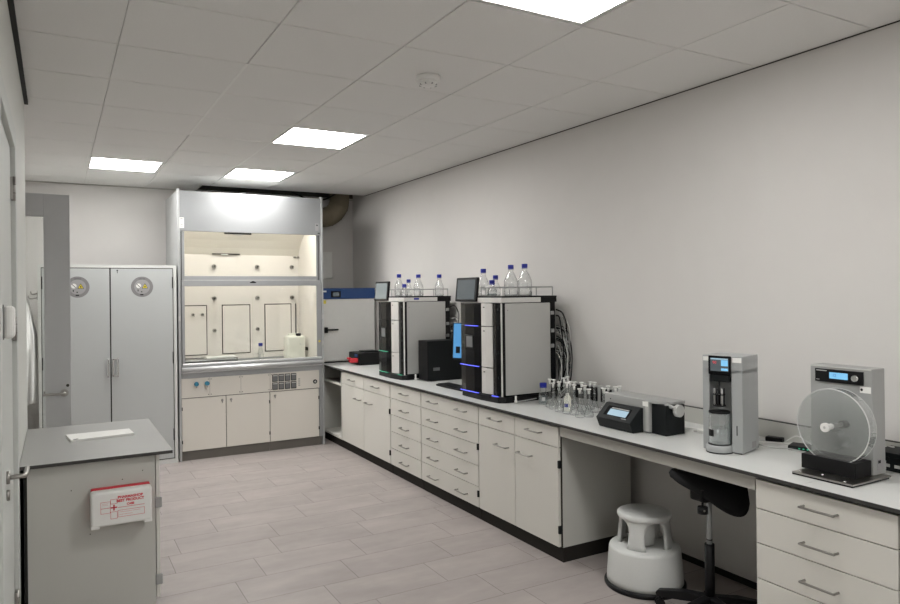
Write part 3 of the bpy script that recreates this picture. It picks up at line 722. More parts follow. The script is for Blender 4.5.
# ------------------------------------------------------------------ duct and wall plate in the back corner
pts = []
cx, cz, R = 3.02, 2.985, .245
pts.append((cx + R, 8.69, 3.45)); pts.append((cx + R, 8.69, 3.2))
for k in range(0, 13):
    a = -k * (PI / 2) / 12; pts.append((cx + R * math.cos(a), 8.69, cz + R * math.sin(a)))
pts += [(2.90, 8.69, cz - R), (2.72, 8.69, cz - R)]
b = MB(); b.tube(pts, .128, 'duct', 28)
for k in range(0, 13, 3):
    a = -k * (PI / 2) / 12; p = Vector((cx + R * math.cos(a), 8.69, cz + R * math.sin(a))); d = Vector((math.sin(a), 0, -math.cos(a)))
    b.tube([p - d * .006, p + d * .006], .131, 'duct', 28)
o = b.build('ventilation_duct'); tag(recenter(o), 'beige round duct elbow in the corner right of the fume hood', 'duct')
t = thing('junction_box', 'pale flat box on the back wall right of the fume hood', 'junction box', (3.12, YB - .001, 1.945))
b = MB(); b.box(-.10, .095, -.05, .001, 0, .36, 'white', bev=.005); b.build('housing', t, world=False)
b = MB(); b.box(-.092, .087, -.056, -.050, .008, .352, 'white', bev=.002); b.build('cover', t, world=False)
b = MB(); b.tube([(2.55, 8.47, 3.02), (2.80, 8.475, 2.93), (2.98, 8.48, 2.945), (3.14, 8.49, 3.03)], .008, 'black', 8, 6); tag(recenter(b.build('hanging_cable')), 'thin black cable sagging from the ceiling slot above the fume hood', 'cable')

# ------------------------------------------------------------------ drying oven
OX0, OX1, OY0, OY1 = 2.800, 3.500, 8.10, 8.72
t = thing('drying_oven', 'grey laboratory oven with blue control band in the far corner of the bench', 'oven', (3.15, 8.4, .9))
b = MB(); b.box(OX0, OX1, OY0 + .03, OY1, .915, 1.812, 'oven', bev=.006); b.box(OX0 + .01, OX1 - .01, OY0 + .04, OY1 - .02, .9, .915, 'black'); b.build('body', t)
b = MB(); b.box(OX0 + .004, OX1 - .004, OY0, OY0 + .028, .928, 1.678, 'oven', bev=.006); d = b.build('door', t)
b = MB(); b.box(OX0 + .03, OX0 + .07, OY0 - .03, OY0, 1.27, 1.34, 'black', bev=.006); b.box(OX0 + .065, OX0 + .20, OY0 - .045, OY0 - .026, 1.298, 1.318, 'black', bev=.006); b.build('handle', d)
b = MB(); b.box(OX0 + .006, OX0 + .056, OY0 - .0015, OY0 + .001, 1.625, 1.668, 'yellow'); b.build('sticker', d)
b = MB(); b.box(OX0, OX1, OY0 - .004, OY0 + .032, 1.682, 1.814, 'blue', bev=.003); p = b.build('control_band', t)
b = MB(); b.box(OX0 + .12, OX0 + .245, OY0 - .010, OY0 - .003, 1.700, 1.778, 'black', bev=.002); b.box(OX0 + .145, OX0 + .222, OY0 - .0115, OY0 - .009, 1.715, 1.762, 'scr'); b.build('display', p)
b = MB(); b.box(OX0 + .012, OX0 + .062, OY0 - .0056, OY0 - .003, 1.765, 1.785, 'paper'); b.build('name_plate', p)

# black unit with red clip
t = thing('instrument_case', 'black boxy unit with a bright red front piece on the bench before the oven', 'black box unit', (3.25, 7.78, .9))
b = MB(); b.box(3.08, 3.42, 7.62, 7.94, .905, 1.045, 'black', bev=.010); b.box(3.10, 3.40, 7.64, 7.92, .9, .906, 'black'); b.box(3.18, 3.36, 7.68, 7.86, 1.044, 1.060, 'dgrey', bev=.004); b.build('body', t)
b = MB(); b.box(2.985, 3.085, 7.635, 7.70, .935, .985, 'red', bev=.010); b.box(2.955, 3.00, 7.65, 7.69, .975, 1.0, 'red', bev=.008); b.build('red_flap', t)
b = MB(); b.box(3.074, 3.082, 7.66, 7.74, 1.0, 1.03, 'blue', bev=.002); b.build('blue_button', t)

# ------------------------------------------------------------------ liquid chromatographs
def chromatograph(label, y0, led, screen, leds):
    """near side at y0; local coordinates: x 0 = 2.93 front line, y 0 = near side"""
    t = thing('liquid_chromatograph', label, 'analytical instrument', (2.93, y0, .9), group='liquid chromatographs')
    B = lambda n, par=t: b.build(n, par, world=False)
    b = MB(); b.prism([(-.025, .03), (.02, .0), (.44, .0), (.50, .0), (.50, .62), (.03, .64), (-.035, .55), (-.045, .25)], 'z', .0, .045, 'black', bev=.004); B('base')
    b = MB(); b.box(.030, .455, .022, .62, .045, .755, 'dgrey'); b.box(.455, .515, .02, .63, .05, .79, 'black', bev=.004)
    for k in range(6): b.box(.49, .525, .08 + k * .09, .13 + k * .09, .25 + (k % 3) * .16, .33 + (k % 3) * .16, 'mgrey' if k % 2 else 'dgrey', bev=.004)
    for z in (.40, .52, .66): b.box(.465, .50, .012, .03, z, z + .03, 'mgrey', bev=.004)
    B('rear_electronics')
    b = MB(); b.box(.020, .450, .0, .020, .058, .757, 'instr', bev=.003); b.box(.034, .080, -.0006, .0005, .715, .728, 'lgrey'); b.cyl((.047, -.0008, .705), (.047, .001, .705), .003, 'dgrey', 8); B('side_panel')
    b = MB(); b.box(.020, .450, .625, .640, .058, .757, 'instr', bev=.003); B('side_panel')
    b = MB(); b.prism([(-.002, .004), (.018, .004), (.018, .014), (-.010, .014)], 'z', .05, .757, 'instr_l', bev=.001); b.box(.0, .022, -.001, .0035, .05, .757, 'black'); B('edge_strip')
    b = MB(); b.prism([(.0, .015), (.030, .015), (.030, .136), (.0, .136), (-.008, .08)], 'z', .050, .757, 'black_g'); 
    for z in (.18, .37, .56, .70): b.box(-.008, -.003, .045, .060, z, z + .02, 'dgrey')
    B('recessed_column')
    for za, zb in ((.052, .253), (.260, .572), (.580, .757)):
        b = MB(); b.prism([(-.006, .137), (.030, .137), (.030, .272), (-.020, .272), (-.022, .205)], 'z', za, zb, 'instr_l', bev=.0015)
        b.box(-.024, -.020, .22, .24, zb - .035, zb - .028, 'dgrey'); B('silver_front_panel')
    for k, (za, zb) in enumerate(((.050, .255), (.259, .575), (.579, .757))):
        b = MB(); b.prism([(-.020, .275), (.030, .275), (.030, .640), (.020, .640), (-.012, .60), (-.030, .50), (-.034, .36)], 'z', za, zb, 'black_g', bev=.002)
        p = B('black_front_panel')
        if k == 1:
            b = MB(); b.box(-.038, -.028, .37, .50, .395, .50, 'dgrey', bev=.003); b.box(-.0395, -.037, .38, .47, .405, .49, 'knobgrey'); b.build('window', p, world=False)
    for (z, a, c, xo) in leds:
        b = MB(); b.tube([(-.028 + xo, a, z), (-.0355 + xo, (a + c) / 2, z), (-.0335 + xo, c, z)], .0032, led, 6, 4); B('status_light')
    b = MB(); b.prism([(-.012, .0), (.36, .0), (.36, .64), (.01, .64), (-.020, .58), (-.024, .30)], 'z', .762, .800, 'instr_l', bev=.003); b.box(.36, .515, .0, .64, .762, .80, 'black', bev=.003); B('top_cover')
    b = MB(); b.prism([(.0, .004), (.52, .004), (.52, .636), (.0, .636)], 'z', .800, .812, 'black', bev=.002)
    B('bottle_tray')
    b = MB(); z = .880; loop = [(.02, .02, z), (.25, .015, z), (.49, .02, z), (.49, .32, z), (.49, .62, z), (.25, .625, z), (.02, .62, z), (.012, .32, z)]
    b.tube([(x, y, z_) for x, y, z_ in loop], .0042, 'mgrey', 8, 0, closed=True)
    for (x, y) in ((.02, .02), (.17, .018), (.33, .018), (.49, .02), (.49, .32), (.49, .62), (.25, .625), (.02, .62), (.012, .32)): b.cyl((x, y, .81), (x, y, z), .0042, 'mgrey', 8)
    B('tray_rail')
    R_ = frame((-.010, .482, .865), (0, -1, 0), (.10, 0, 1))      # screen: right = -y, up = z leaning back
    b = MB(); b.box(-.165, .165, -.098, .098, 0, .022, 'black', bev=.006, mtx=R_); p = B('touch_screen')
    b = MB(); b.box(-.138, .138, -.080, .080, .0222, .0232, screen, mtx=R_); b.build('display', p, world=False)
    b = MB(); b.box(.0, .05, .47, .54, .80, .86, 'black', bev=.006); B('screen_arm')
    b = MB(); b.cyl((.10, -.018, .01), (.10, -.018, .055), .008, 'white', 12); b.cyl((.10, -.018, .0), (.10, -.018, .02), .012, 'white', 12); b.tube([(.10, -.018, .01), (.18, -.020, .012), (.30, -.010, .018)], .004, 'lgrey', 8, 5); B('drain_spout')
    return t
h1 = chromatograph('near silver and black liquid chromatograph with blue lights and dark screen', 4.37, 'ledb', 'scr', [(.577, .31, .50, 0), (.257, .30, .58, 0), (.048, .31, .58, 0), (.048, .05, .13, .014)])
h2 = chromatograph('far silver and black liquid chromatograph with green lights and pale screen', 6.06, 'ledg', 'scr_refl', [(.257, .34, .54, 0), (.048, .34, .54, 0), (.048, .05, .13, .014)])
b = MB(); b.box(.10, .155, -.0016, .001, .778, .795, 'capblue'); b.build('blue_tag', h2, world=False)

BT = .9 + .812
for (lab, X, Y, r, top, cr, grp) in [
    ('tall clear bottle with blue cap nearest the pale screen on the far chromatograph', 3.09, 6.52, .046, 1.940, .0235, 0),
    ('clear bottle with blue cap at the back of the far chromatograph tray', 3.21, 6.54, .040, 1.887, .022, 0),
    ('shortest clear bottle with blue cap at the front of the far chromatograph tray', 3.05, 6.313, .036, 1.835, .022, 0),
    ('broad clear bottle with blue cap in the middle of the far chromatograph tray', 3.20, 6.295, .050, 1.931, .0235, 0),
    ('lone clear bottle with blue cap at the near right end of the far chromatograph tray', 3.345, 6.12, .044, 1.927, .0235, 0),
    ('clear bottle with blue cap nearest the dark screen on the near chromatograph', 3.06, 4.84, .045, 1.936, .0235, 1),
    ('middle-sized clear bottle with blue cap at the back of the near chromatograph tray', 3.20, 4.872, .041, 1.884, .0225, 1),
    ('shortest clear bottle with blue cap at the front of the near chromatograph tray', 3.02, 4.65, .037, 1.839, .022, 1),
    ('large clear bottle with blue cap, second from right on the near chromatograph', 3.20, 4.647, .056, 1.962, .0235, 1),
    ('large clear bottle with blue cap, rightmost on the near chromatograph', 3.21, 4.470, .056, 1.963, .0235, 1)]:
    bottle('reagent_bottle', lab, (X, Y, BT), r, top - BT, capr=cr, group='bottles on the near chromatograph' if grp else 'bottles on the far chromatograph', fill=(.02 if X == 3.02 else 0))
bottle('reagent_bottle', 'small clear bottle with bright blue cap on the bench left of the flasks', (3.175, 4.20, .9), .036, .160, fill=.06, capr=.027)

# computer tower, monitor, keyboard
t = thing('computer_tower', 'black computer tower standing on the bench against the far chromatograph', 'computer', (3.26, 5.93, .9))
b = MB(); b.box(3.075, 3.47, 5.845, 6.035, .905, 1.285, 'dgrey', bev=.006); b.box(3.10, 3.44, 5.85, 6.03, .9, .906, 'black')
b.build('case', t)
b = MB(); b.box(3.060, 3.076, 5.845, 6.035, .906, 1.285, 'black', bev=.004)
for z in (1.20, 1.24): b.box(3.0585, 3.061, 5.87, 6.01, z, z + .004, 'dgrey')
b.build('front_panel', t)
b = MB(); b.box(3.12, 3.19, 5.8435, 5.8455, 1.00, 1.03, 'knobgrey'); b.build('badge', t)
t = thing('monitor', 'monitor with lit blue screen half hidden behind the near chromatograph', 'monitor', (3.21, 5.26, .9), rz=math.radians(-52))
R_ = frame((0, 0, 0), (1, 0, 0), (0, .10, 1))
b = MB(); b.box(-.205, .205, .24, .575, -.0, .02, 'black', bev=.004, mtx=R_ @ Matrix.Translation((0, 0, 0))); sc_ = b.build('screen_housing', t, world=False)
b = MB(); b.box(-.195, .195, .258, .565, .0202, .0212, 'mon', mtx=R_); b.box(-.17, -.13, .30, .36, .0213, .0216, 'black', mtx=R_); b.build('display', sc_, world=False)
b = MB(); b.box(-.025, .025, .03, .06, .01, .40, 'black', bev=.004); b.build('stand', t, world=False)
b = MB(); b.box(-.11, .11, -.07, .10, 0, .012, 'black', bev=.004); b.build('foot', t, world=False)
t = thing('keyboard', 'flat black keyboard on the bench between the two chromatographs', 'keyboard', (3.06, 5.33, .9))
b = MB(); b.box(-.07, .07, -.225, .225, .002, .018, 'black', bev=.005); b.build('case', t, world=False)
b = MB()
for i in range(5):
    for k in range(15): b.box(-.058 + i * .024, -.038 + i * .024, -.212 + k * .0285, -.188 + k * .0285, .0185, .024, 'dgrey')
b.build('keys', t, world=False)

# cables behind the chromatographs
rc = random.Random(11)
tones = ['black', 'mgrey', 'lgrey', 'black', 'dgrey', 'lgrey', 'mgrey', 'dgrey', 'white', 'black', 'mgrey', 'dgrey', 'black', 'lgrey', 'dgrey', 'mgrey']
names_ = {'black': 'black', 'mgrey': 'mid grey', 'lgrey': 'light grey', 'dgrey': 'dark grey', 'white': 'white'}
tones = tones + ['mgrey', 'lgrey', 'mgrey', 'dgrey', 'mgrey', 'lgrey', 'dgrey', 'mgrey', 'dgrey', 'black', 'mgrey', 'black', 'lgrey', 'dgrey', 'black', 'mgrey', 'black', 'dgrey']
for k, m in enumerate(tones):
    yb_ = 4.405; z0 = 1.22 + rc.random() * .34; out = .04 + rc.random() * .11; zm = 1.0 + rc.random() * .35
    if k == 0: z0, out, zm = 1.60, .11, 1.32
    x = 3.458 + .045 * rc.random()
    pts = [(3.462, yb_ - .004, z0), (x, yb_ - out * .6, z0 - .03), (x + .003, yb_ - out, (z0 + zm) / 2), (x, yb_ - out * (.3 + .7 * rc.random()), zm), (x - .005, yb_ - out * rc.random() - .01, (zm + .93) / 2), (x - .01, yb_ - .02 - .06 * rc.random(), .925), (3.46, yb_ - .01 - .05 * rc.random(), .909)]
    b = MB(); b.tube(pts, .0038 + .0025 * (m == 'black'), m, 6, 6)
    o = recenter(b.build('cable')); tag(o, f'{names_[m]} cable hanging in the tangle behind the near chromatograph', 'cable', 'tangled cables behind the near chromatograph')
for k, m in enumerate(['black', 'lgrey', 'white', 'dgrey', 'lgrey', 'black']):
    z0 = 1.3 + rc.random() * .32; yb_ = 6.06; x = 3.463 + .03 * rc.random()
    pts = [(3.452, yb_ + .06, z0), (x, yb_ - .02, z0 + .02), (x, yb_ - .07 - .05 * rc.random(), z0 - .06), (x, yb_ - .08, z0 - .2), (x + .01, yb_ - .06, 1.1)]
    b = MB(); b.tube(pts, .004, m, 6, 6)
    tag(recenter(b.build('cable')), f'{names_[m]} cable hanging behind the far chromatograph above the computer', 'cable', 'cables behind the far chromatograph')

# ------------------------------------------------------------------ glass flasks
def flask(loc, label, grp, h=.20, proto=None):
    if proto is not None:
        t = copy_tree(proto); t.location = loc; t['label'] = label; return t
    t = thing('volumetric_flask', label, 'flask', loc, group=grp)
    b = MB(); b.lathe([(0, .002), (.028, .001), (.0325, .006), (.032, .020), (.024, .044), (.014, .066), (.0085, .080), (.0082, .165), (.0098, .168), (.0098, .182)], m='bottle', n=20); 
    b.lathe([(0, .004), (.027, .004), (.027, .007), (0, .007)], m='rim', n=20)
    b.lathe([(.0074, .125), (.0074, .127)], m='rim', n=12); b.build('glass_body', t, world=False)
    b = MB(); b.lathe([(0, .166), (.007, .166), (.0092, .184), (.007, .188), (.012, .194), (.0165, .198), (.0165, .202), (0, .203)], m='white', n=16); b.build('stopper', t, world=False)
    return t
FL = [(3.10, 3.43), (3.21, 3.46), (3.30, 3.52), (3.04, 3.62), (3.06, 3.78), (3.13, 4.06), (3.18, 4.075), (3.10, 3.985), (3.065, 3.87), (3.185, 3.90), (3.245, 3.925), (3.27, 4.03), (3.07, 3.715), (3.15, 3.70), (3.10, 3.600), (3.25, 3.715), (3.145, 3.50), (3.29, 3.62), (3.205, 3.99), (3.20, 3.79), (3.31, 3.83), (3.215, 3.585)]
pf = None
for i, (X, Y) in enumerate(FL):
    lab = 'clear volumetric flask with white stopper in the cluster on the bench'
    o = flask((X, Y, .9), lab, 'volumetric flasks on the bench', proto=pf)
    if pf is None: pf = o
    o.rotation_euler.z = i * .7; o.location.y += .0
    o.scale = (1, 1, .93 + .14 * ((i * 5) % 7) / 6)
t = thing('wash_bottle', 'white plastic wash bottle with a blue label among the glass flasks', 'bottle', (3.125, 3.925 - .16, .9), group=None)
t.location = (3.13, 3.86, .9)
b = MB(); b.lathe([(0, 0), (.022, .0), (.024, .006), (.024, .085), (.018, .105), (.010, .112), (.010, .125), (0, .125)], m='jerry', n=20); b.build('body', t, world=False)
b = MB(); b.lathe([(.0245, .03), (.0245, .055)], m='capblue', n=16, a0=2.2, a1=4.2); b.build('label', t, world=False)
# black and white socket strip behind the flasks
t = thing('socket_strip', 'black and white socket block standing on the bench behind the flasks', 'socket', (3.42, 3.86, .9))
b = MB(); b.box(-.035, .02, -.19, .26, 0, .158, 'mgrey', bev=.004); b.build('housing', t, world=False)
for y in (-.12, .03, .18):
    b = MB(); b.box(-.045, -.034, y - .055, y + .055, .05, .150, 'black', bev=.004); b.cyl((-.046, y, .10), (-.040, y, .10), .022, 'dgrey', 20); b.build('socket', t, world=False)

# ------------------------------------------------------------------ hardness tester (grey casing, black touch pod, round knob)
t = thing('hardness_tester', 'grey and black bench instrument with slanted touch screen and round knob', 'analytical instrument', (3.08, 3.12, .9))
b = MB(); b.box(3.028, 3.20, 2.985, 3.365, .906, 1.096, 'mgrey', bev=.004); b.prism([(3.028, 2.985), (3.20, 2.985), (3.20, 2.868), (3.10, 2.868), (3.045, 2.93)], 'z', 1.080, 1.096, 'mgrey', bev=.002)
b.box(3.05, 3.19, 3.0, 3.35, .9, .907, 'black'); b.build('casing', t)
b = MB(); b.box(3.0275, 3.0305, 2.990, 3.015, .91, 1.09, 'lgrey'); b.box(3.0268, 3.030, 2.992, 3.036, 1.058, 1.085, 'paper'); b.cyl((3.0265, 3.31, 1.066), (3.029, 3.31, 1.066), .004, 'dgrey', 10); b.build('front_strip', t)
b = MB(); b.box(3.046, 3.20, 2.872, 2.983, .902, 1.076, 'dgrey', bev=.003); b.build('jaw_block', t)
b = MB(); b.prism([(2.945, .902), (3.027, .902), (3.027, 1.046), (3.005, 1.046), (2.918, .962)], 'y', 3.030, 3.325, 'dgrey', bev=.004); pod = b.build('control_pod', t)
sl = Vector((.087, 0, .084)).normalized()
o0 = Vector((2.918, 0, .962))
def ondeck(u, y): p = o0 + sl * u; return (p.x, y, p.z)
R_ = frame((ondeck(.060, 3.180)), (0, -1, 0), sl)
b = MB(); b.box(-.10, .10, -.030, .038, -.001, .0022, 'black_g', mtx=R_); b.box(-.068, .090, -.028, .018, .002, .0028, 'lcdw', mtx=R_); b.box(-.062, .085, .022, .030, .002, .0028, 'mgrey', mtx=R_)
b.text('tester', .012, R_ @ Matrix.Translation((.08, -.036, .003)), 'lgrey') if False else b.box(.06, .10, -.040, -.037, .0, .0018, 'lgrey', mtx=R_)
b.build('touch_screen', pod)
b = MB(); b.cyl((3.112, 2.872, 1.048), (3.112, 2.850, 1.048), .014, 'steel'); b.cyl((3.112, 2.850, 1.048), (3.112, 2.826, 1.048), .035, 'lgrey', 32); b.tube([(3.07, 2.90, 1.078), (3.09, 2.86, 1.066), (3.12, 2.845, 1.06)], .012, 'mgrey', 10, 4); b.build('knob', t)

# ------------------------------------------------------------------ disintegration tester (local: y = along front from near corner, x = depth)
t = thing('disintegration_tester', 'upright silver grey instrument with glass beaker in a recess and small colour screen', 'analytical instrument', (3.03, 2.345, .9), rz=math.radians(15))
B = lambda n, par=t: b.build(n, par, world=False)
H2 = .500
b = MB(); b.prism([(.0, .0), (.20, .0), (.20, .21), (.0, .21), (.0, .174), (.095, .168), (.095, .062), (.0, .056)], 'z', .006, .43, 'sgrey', bev=.002)
b.prism([(.0, .0), (.20, .0), (.20, .21), (.0, .21)], 'z', .41, H2, 'sgrey', bev=.003); b.box(.01, .19, .01, .20, 0, .007, 'black')
b.box(.19, .205, .005, .205, .05, .41, 'sgrey')
B('housing')
b = MB(); b.box(.115, .165, -.0012, .001, .018, .050, 'discl'); B('serial_sticker')
b = MB(); b.box(-.0010, .001, .004, .050, .468, .493, 'paper'); B('sticker')
b = MB(); b.box(-.0010, .001, .170, .206, .470, .492, 'paper'); B('sticker')
b = MB(); b.text('tester', .016, frame((-.0012, .030, .12), (0, 0, 1), (0, 1, 0)), 'dgrey') if False else b.box(-.0010, .001, .027, .032, .095, .145, 'dgrey'); B('side_mark')
b = MB(); b.box(-.014, .006, .056, .172, .402, .499, 'black_g', bev=.003); p = B('screen')
b = MB(); b.box(-.0152, -.013, .064, .160, .420, .488, 'scr'); b.box(-.0158, -.015, .067, .103, .448, .478, 'lcd'); b.box(-.0158, -.015, .067, .103, .424, .436, 'lcd'); b.box(-.0158, -.015, .067, .158, .480, .487, 'lcdw')
b.text('90', .022, frame((-.0157, .138, .464), (0, -1, 0), (0, 0, 1)), 'scr_red'); b.build('display', p, world=False)
b = MB(); b.box(-.010, .07, .064, .166, .365, .402, 'dgrey', bev=.004); B('drive_head')
cy_, cx_ = .121, .000
b = MB(); b.cyl((cx_, cy_, .24), (cx_, cy_, .366), .006, 'black', 10); b.cyl((cx_, cy_, .238), (cx_, cy_, .244), .032, 'black', 24); b.cyl((cx_, cy_, .296), (cx_, cy_, .301), .030, 'black', 24)
for k in range(6):
    a = k * PI / 3; b.cyl((cx_ + .024 * math.cos(a), cy_ + .024 * math.sin(a), .24), (cx_ + .024 * math.cos(a), cy_ + .024 * math.sin(a), .330), .0028, 'black' if k % 2 else 'lgrey', 8)
B('basket')
b = MB(); b.cyl((cx_, cy_, .203), (cx_, cy_, .212), .053, 'black', 32); B('beaker_lid')
b = MB(); b.lathe([(0, .043), (.049, .042), (.0535, .048), (.0535, .178), (.050, .194), (.051, .202)], c=(cx_, cy_, 0), m='beaker', n=36); B('beaker')
b = MB(); b.lathe([(0, .046), (.050, .048), (.050, .125), (0, .125)], c=(cx_, cy_, 0), m='water', n=36); B('water')
b = MB(); b.lathe([(.054, .085), (.054, .120)], c=(cx_, cy_, 0), m='black', n=10, a0=2.2, a1=3.0); B('beaker_print')
b = MB(); b.lathe([(0, 0), (.0672, 0), (.0672, .006), (0, .006)], c=(cx_, cy_, 0), m='black', n=40); b.lathe([(0, .001), (.064, .001), (.066, .004), (.066, .034), (.062, .040), (0, .040)], c=(cx_, cy_, 0), m='sgrey', n=40); b.cyl((cx_, cy_, .040), (cx_, cy_, .0425), .057, 'black', 32); B('round_base')

# ------------------------------------------------------------------ friability drum tester
t = thing('friability_tester', 'grey upright instrument with large clear rotating drum and blue display', 'analytical instrument', (3.09, 1.885, .9))
b = MB(); b.box(2.905, 3.195, 1.712, 1.990, .908, .915, 'steel', bev=.001); b.box(2.91, 3.19, 1.718, 1.993, .900, .908, 'black')
for (x, y) in ((2.93, 1.76), (2.93, 1.97), (2.96, 1.88)): b.cyl((x, y, .915), (x, y, .918), .006, 'chrome', 10)
b.build('base_plate', t)
b = MB(); b.box(3.125, 3.222, 1.750, 2.040, .915, 1.384, 'mgrey', bev=.004); b.box(3.123, 3.126, 1.755, 2.035, 1.376, 1.382, 'lgrey')
b.box(3.19, 3.224, 1.7495, 1.752, .93, .97, 'mgrey'); b.build('housing', t)
b = MB(); b.box(3.155, 3.20, 1.7485, 1.7505, .935, .985, 'discl'); b.box(3.16, 3.18, 1.748, 1.7495, .965, .978, 'dgrey'); b.build('sticker', t); b = MB()
b.box(3.1235, 3.1255, 1.757, 1.805, 1.275, 1.303, 'paper'); b.cyl((3.1232, 1.797, 1.289), (3.1255, 1.797, 1.289), .006, 'black', 10); b.build('sticker', t)
b = MB(); b.box(3.118, 3.126, 1.788, 2.012, 1.308, 1.368, 'black', bev=.0015); p = b.build('control_panel', t)
b = MB(); b.box(3.1172, 3.1185, 1.856, 1.942, 1.326, 1.355, 'lcd')
b.text('12', .018, frame((3.1170, 1.918, 1.341), (0, -1, 0), (0, 0, 1)), 'blue'); b.build('display', p)
b = MB(); b.box(3.1172, 3.1185, 1.955, 2.005, 1.358, 1.362, 'lgrey'); b.box(3.1172, 3.1185, 1.990, 2.006, 1.316, 1.319, 'mgrey'); b.build('panel_print', p)
b = MB(); b.cyl((3.120, 1.816, 1.338), (3.098, 1.816, 1.338), .014, 'chrome', 20); b.build('dial', p)
b = MB(); b.box(3.0, 3.124, 1.757, 2.008, .915, .982, 'black', bev=.003); b.build('drive_block', t)
DC = (1.868, 1.126); DR = .166; XA_, XB_ = 3.014, 3.068
b = MB()
for X in (XA_, XB_):
    b.cyl((X - .001, DC[0], DC[1]), (X + .001, DC[0], DC[1]), DR, 'drum', 64)
rm = frame((XA_, DC[0], DC[1]), (0, 1, 0), (0, 0, 1))
b.lathe([(DR, 0), (DR, XB_ - XA_)], m='drum', n=64, mtx=rm)
dr = b.build('drum', t)
b = MB()
for X in (XA_, XB_):
    b.tube([(X, DC[0] + DR * math.cos(a), DC[1] + DR * math.sin(a)) for a in [2 * PI * k / 64 for k in range(64)]], (.0026 if X == XA_ else .0012), 'rim', 6, 0, closed=True)
b.build('drum_rim', dr)
b = MB()
pts = [(DC[0] - .02 - .06 * math.sin(u * 2.2), DC[1] - u * .1) for u in [k / 8 for k in range(9)]]
pts = [(DC[0] - .008 + .0 - .05 * math.sin(PI * k / 10), DC[1] - .02 - .09 * k / 10) for k in range(11)]
for (p0, p1) in zip(pts, pts[1:]):
    b.prism([p0, p1, (p1[0] + .002, p1[1]), (p0[0] + .002, p0[1])], 'x', XA_ + .003, XB_ - .003, 'drum')
b.build('vane', dr)
b = MB(); b.cyl((3.122, DC[0], DC[1]), (2.985, DC[0], DC[1]), .009, 'steel', 16); b.cyl((3.120, DC[0], DC[1]), (3.085, DC[0], DC[1]), .018, 'dgrey', 20); b.build('shaft', t)
b = MB(); b.cyl((3.010, DC[0], DC[1]), (2.972, DC[0], DC[1]), .013, 'white', 20); b.cyl((2.972, DC[0], DC[1]), (2.958, DC[0], DC[1]), .020, 'white', 24); b.cyl((2.958, DC[0], DC[1]), (2.9575, DC[0], DC[1]), .006, 'lgrey', 12); b.build('hub', t)

# ------------------------------------------------------------------ clutter on the bench
def cable(pts, m, lab, r=.0035, grp='cables lying on the bench'):
    b = MB(); b.tube(pts, r, m, 8, 6); tag(recenter(b.build('cable')), lab, 'cable', grp)
cable([(3.205, 3.08, .95), (3.27, 3.03, .92), (3.33, 2.98, .906), (3.38, 2.86, .905), (3.36, 2.72, .905), (3.30, 2.62, .906)], 'white', 'white cable between the grey knob instrument and the beaker instrument', .004)
cable([(3.24, 2.5, .96), (3.30, 2.49, .92), (3.40, 2.44, .906), (3.44, 2.36, .906), (3.40, 2.20, .906), (3.33, 2.10, .906), (3.26, 2.0, .93), (3.226, 1.95, .96)], 'white', 'white cable from the beaker instrument to the drum tester')
cable([(3.22, 2.44, .93), (3.28, 2.38, .906), (3.33, 2.30, .906), (3.33, 2.16, .906), (3.36, 2.06, .906), (3.46, 1.95, .906)], 'lgrey', 'pale grey cable lying flat behind the drum tester')
cable([(3.50, 2.62, 1.0 - .08), (3.47, 2.58, .906), (3.45, 2.53, .91)], 'white', 'short white cable ending at the black adapter')
cable([(3.47, 2.41, .91), (3.46, 2.34, .95), (3.42, 2.25, .94), (3.41, 2.16, .906), (3.44, 2.05, .906)], 'white', 'white cable arching from the black adapter')
cable([(3.49, 2.02, .91), (3.47, 1.9, .97), (3.44, 1.83, .99)], 'white', 'white cable rising beside the black power unit')
t = thing('power_adapter', 'small black power adapter on the bench behind the two right instruments', 'adapter', (3.45, 2.465, .9), rz=.3)
b = MB(); b.box(-.022, .022, -.045, .045, 0, .026, 'black', bev=.005); b.build('case', t, world=False)
t = thing('network_switch', 'small black box with green lights on the bench left behind the drum', 'electronic box', (3.40, 2.255, .9), rz=.35)
b = MB(); b.box(-.05, .05, -.07, .07, 0, .024, 'black', bev=.003); b.build('case', t, world=False)
b = MB()
for k in range(4): b.box(-.0515, -.049, -.05 + k * .02, -.042 + k * .02, .010, .016, 'ledg')
b.build('lights', t, world=False)
t = thing('white_plug', 'white plug lying on the bench left of the beaker instrument', 'plug', (3.30, 2.83, .9), rz=.8)
b = MB(); b.box(-.018, .018, -.03, .03, 0, .022, 'white', bev=.006); b.build('body', t, world=False)
b = MB(); b.cyl((-.006, .03, .011), (-.006, .05, .011), .0025, 'steel', 8); b.cyl((.006, .03, .011), (.006, .05, .011), .0025, 'steel', 8); b.build('pins', t, world=False)
t = thing('power_unit', 'black slotted power unit on the bench at the right edge behind the drum tester', 'power supply', (3.40, 1.70, .9))
b = MB(); b.box(-.08, .09, -.16, .17, .0, .085, 'dgrey', bev=.004)
for k in range(4):
    for z in (.02, .052): b.box(-.0815, -.079, -.14 + k * .075, -.085 + k * .075, z, z + .014, 'lgrey' if z < .03 else 'black')
b.build('case', t, world=False)
b = MB(); b.cyl((-.08, .13, .062), (-.10, .13, .062), .016, 'mgrey', 20); b.build('knob', t, world=False)

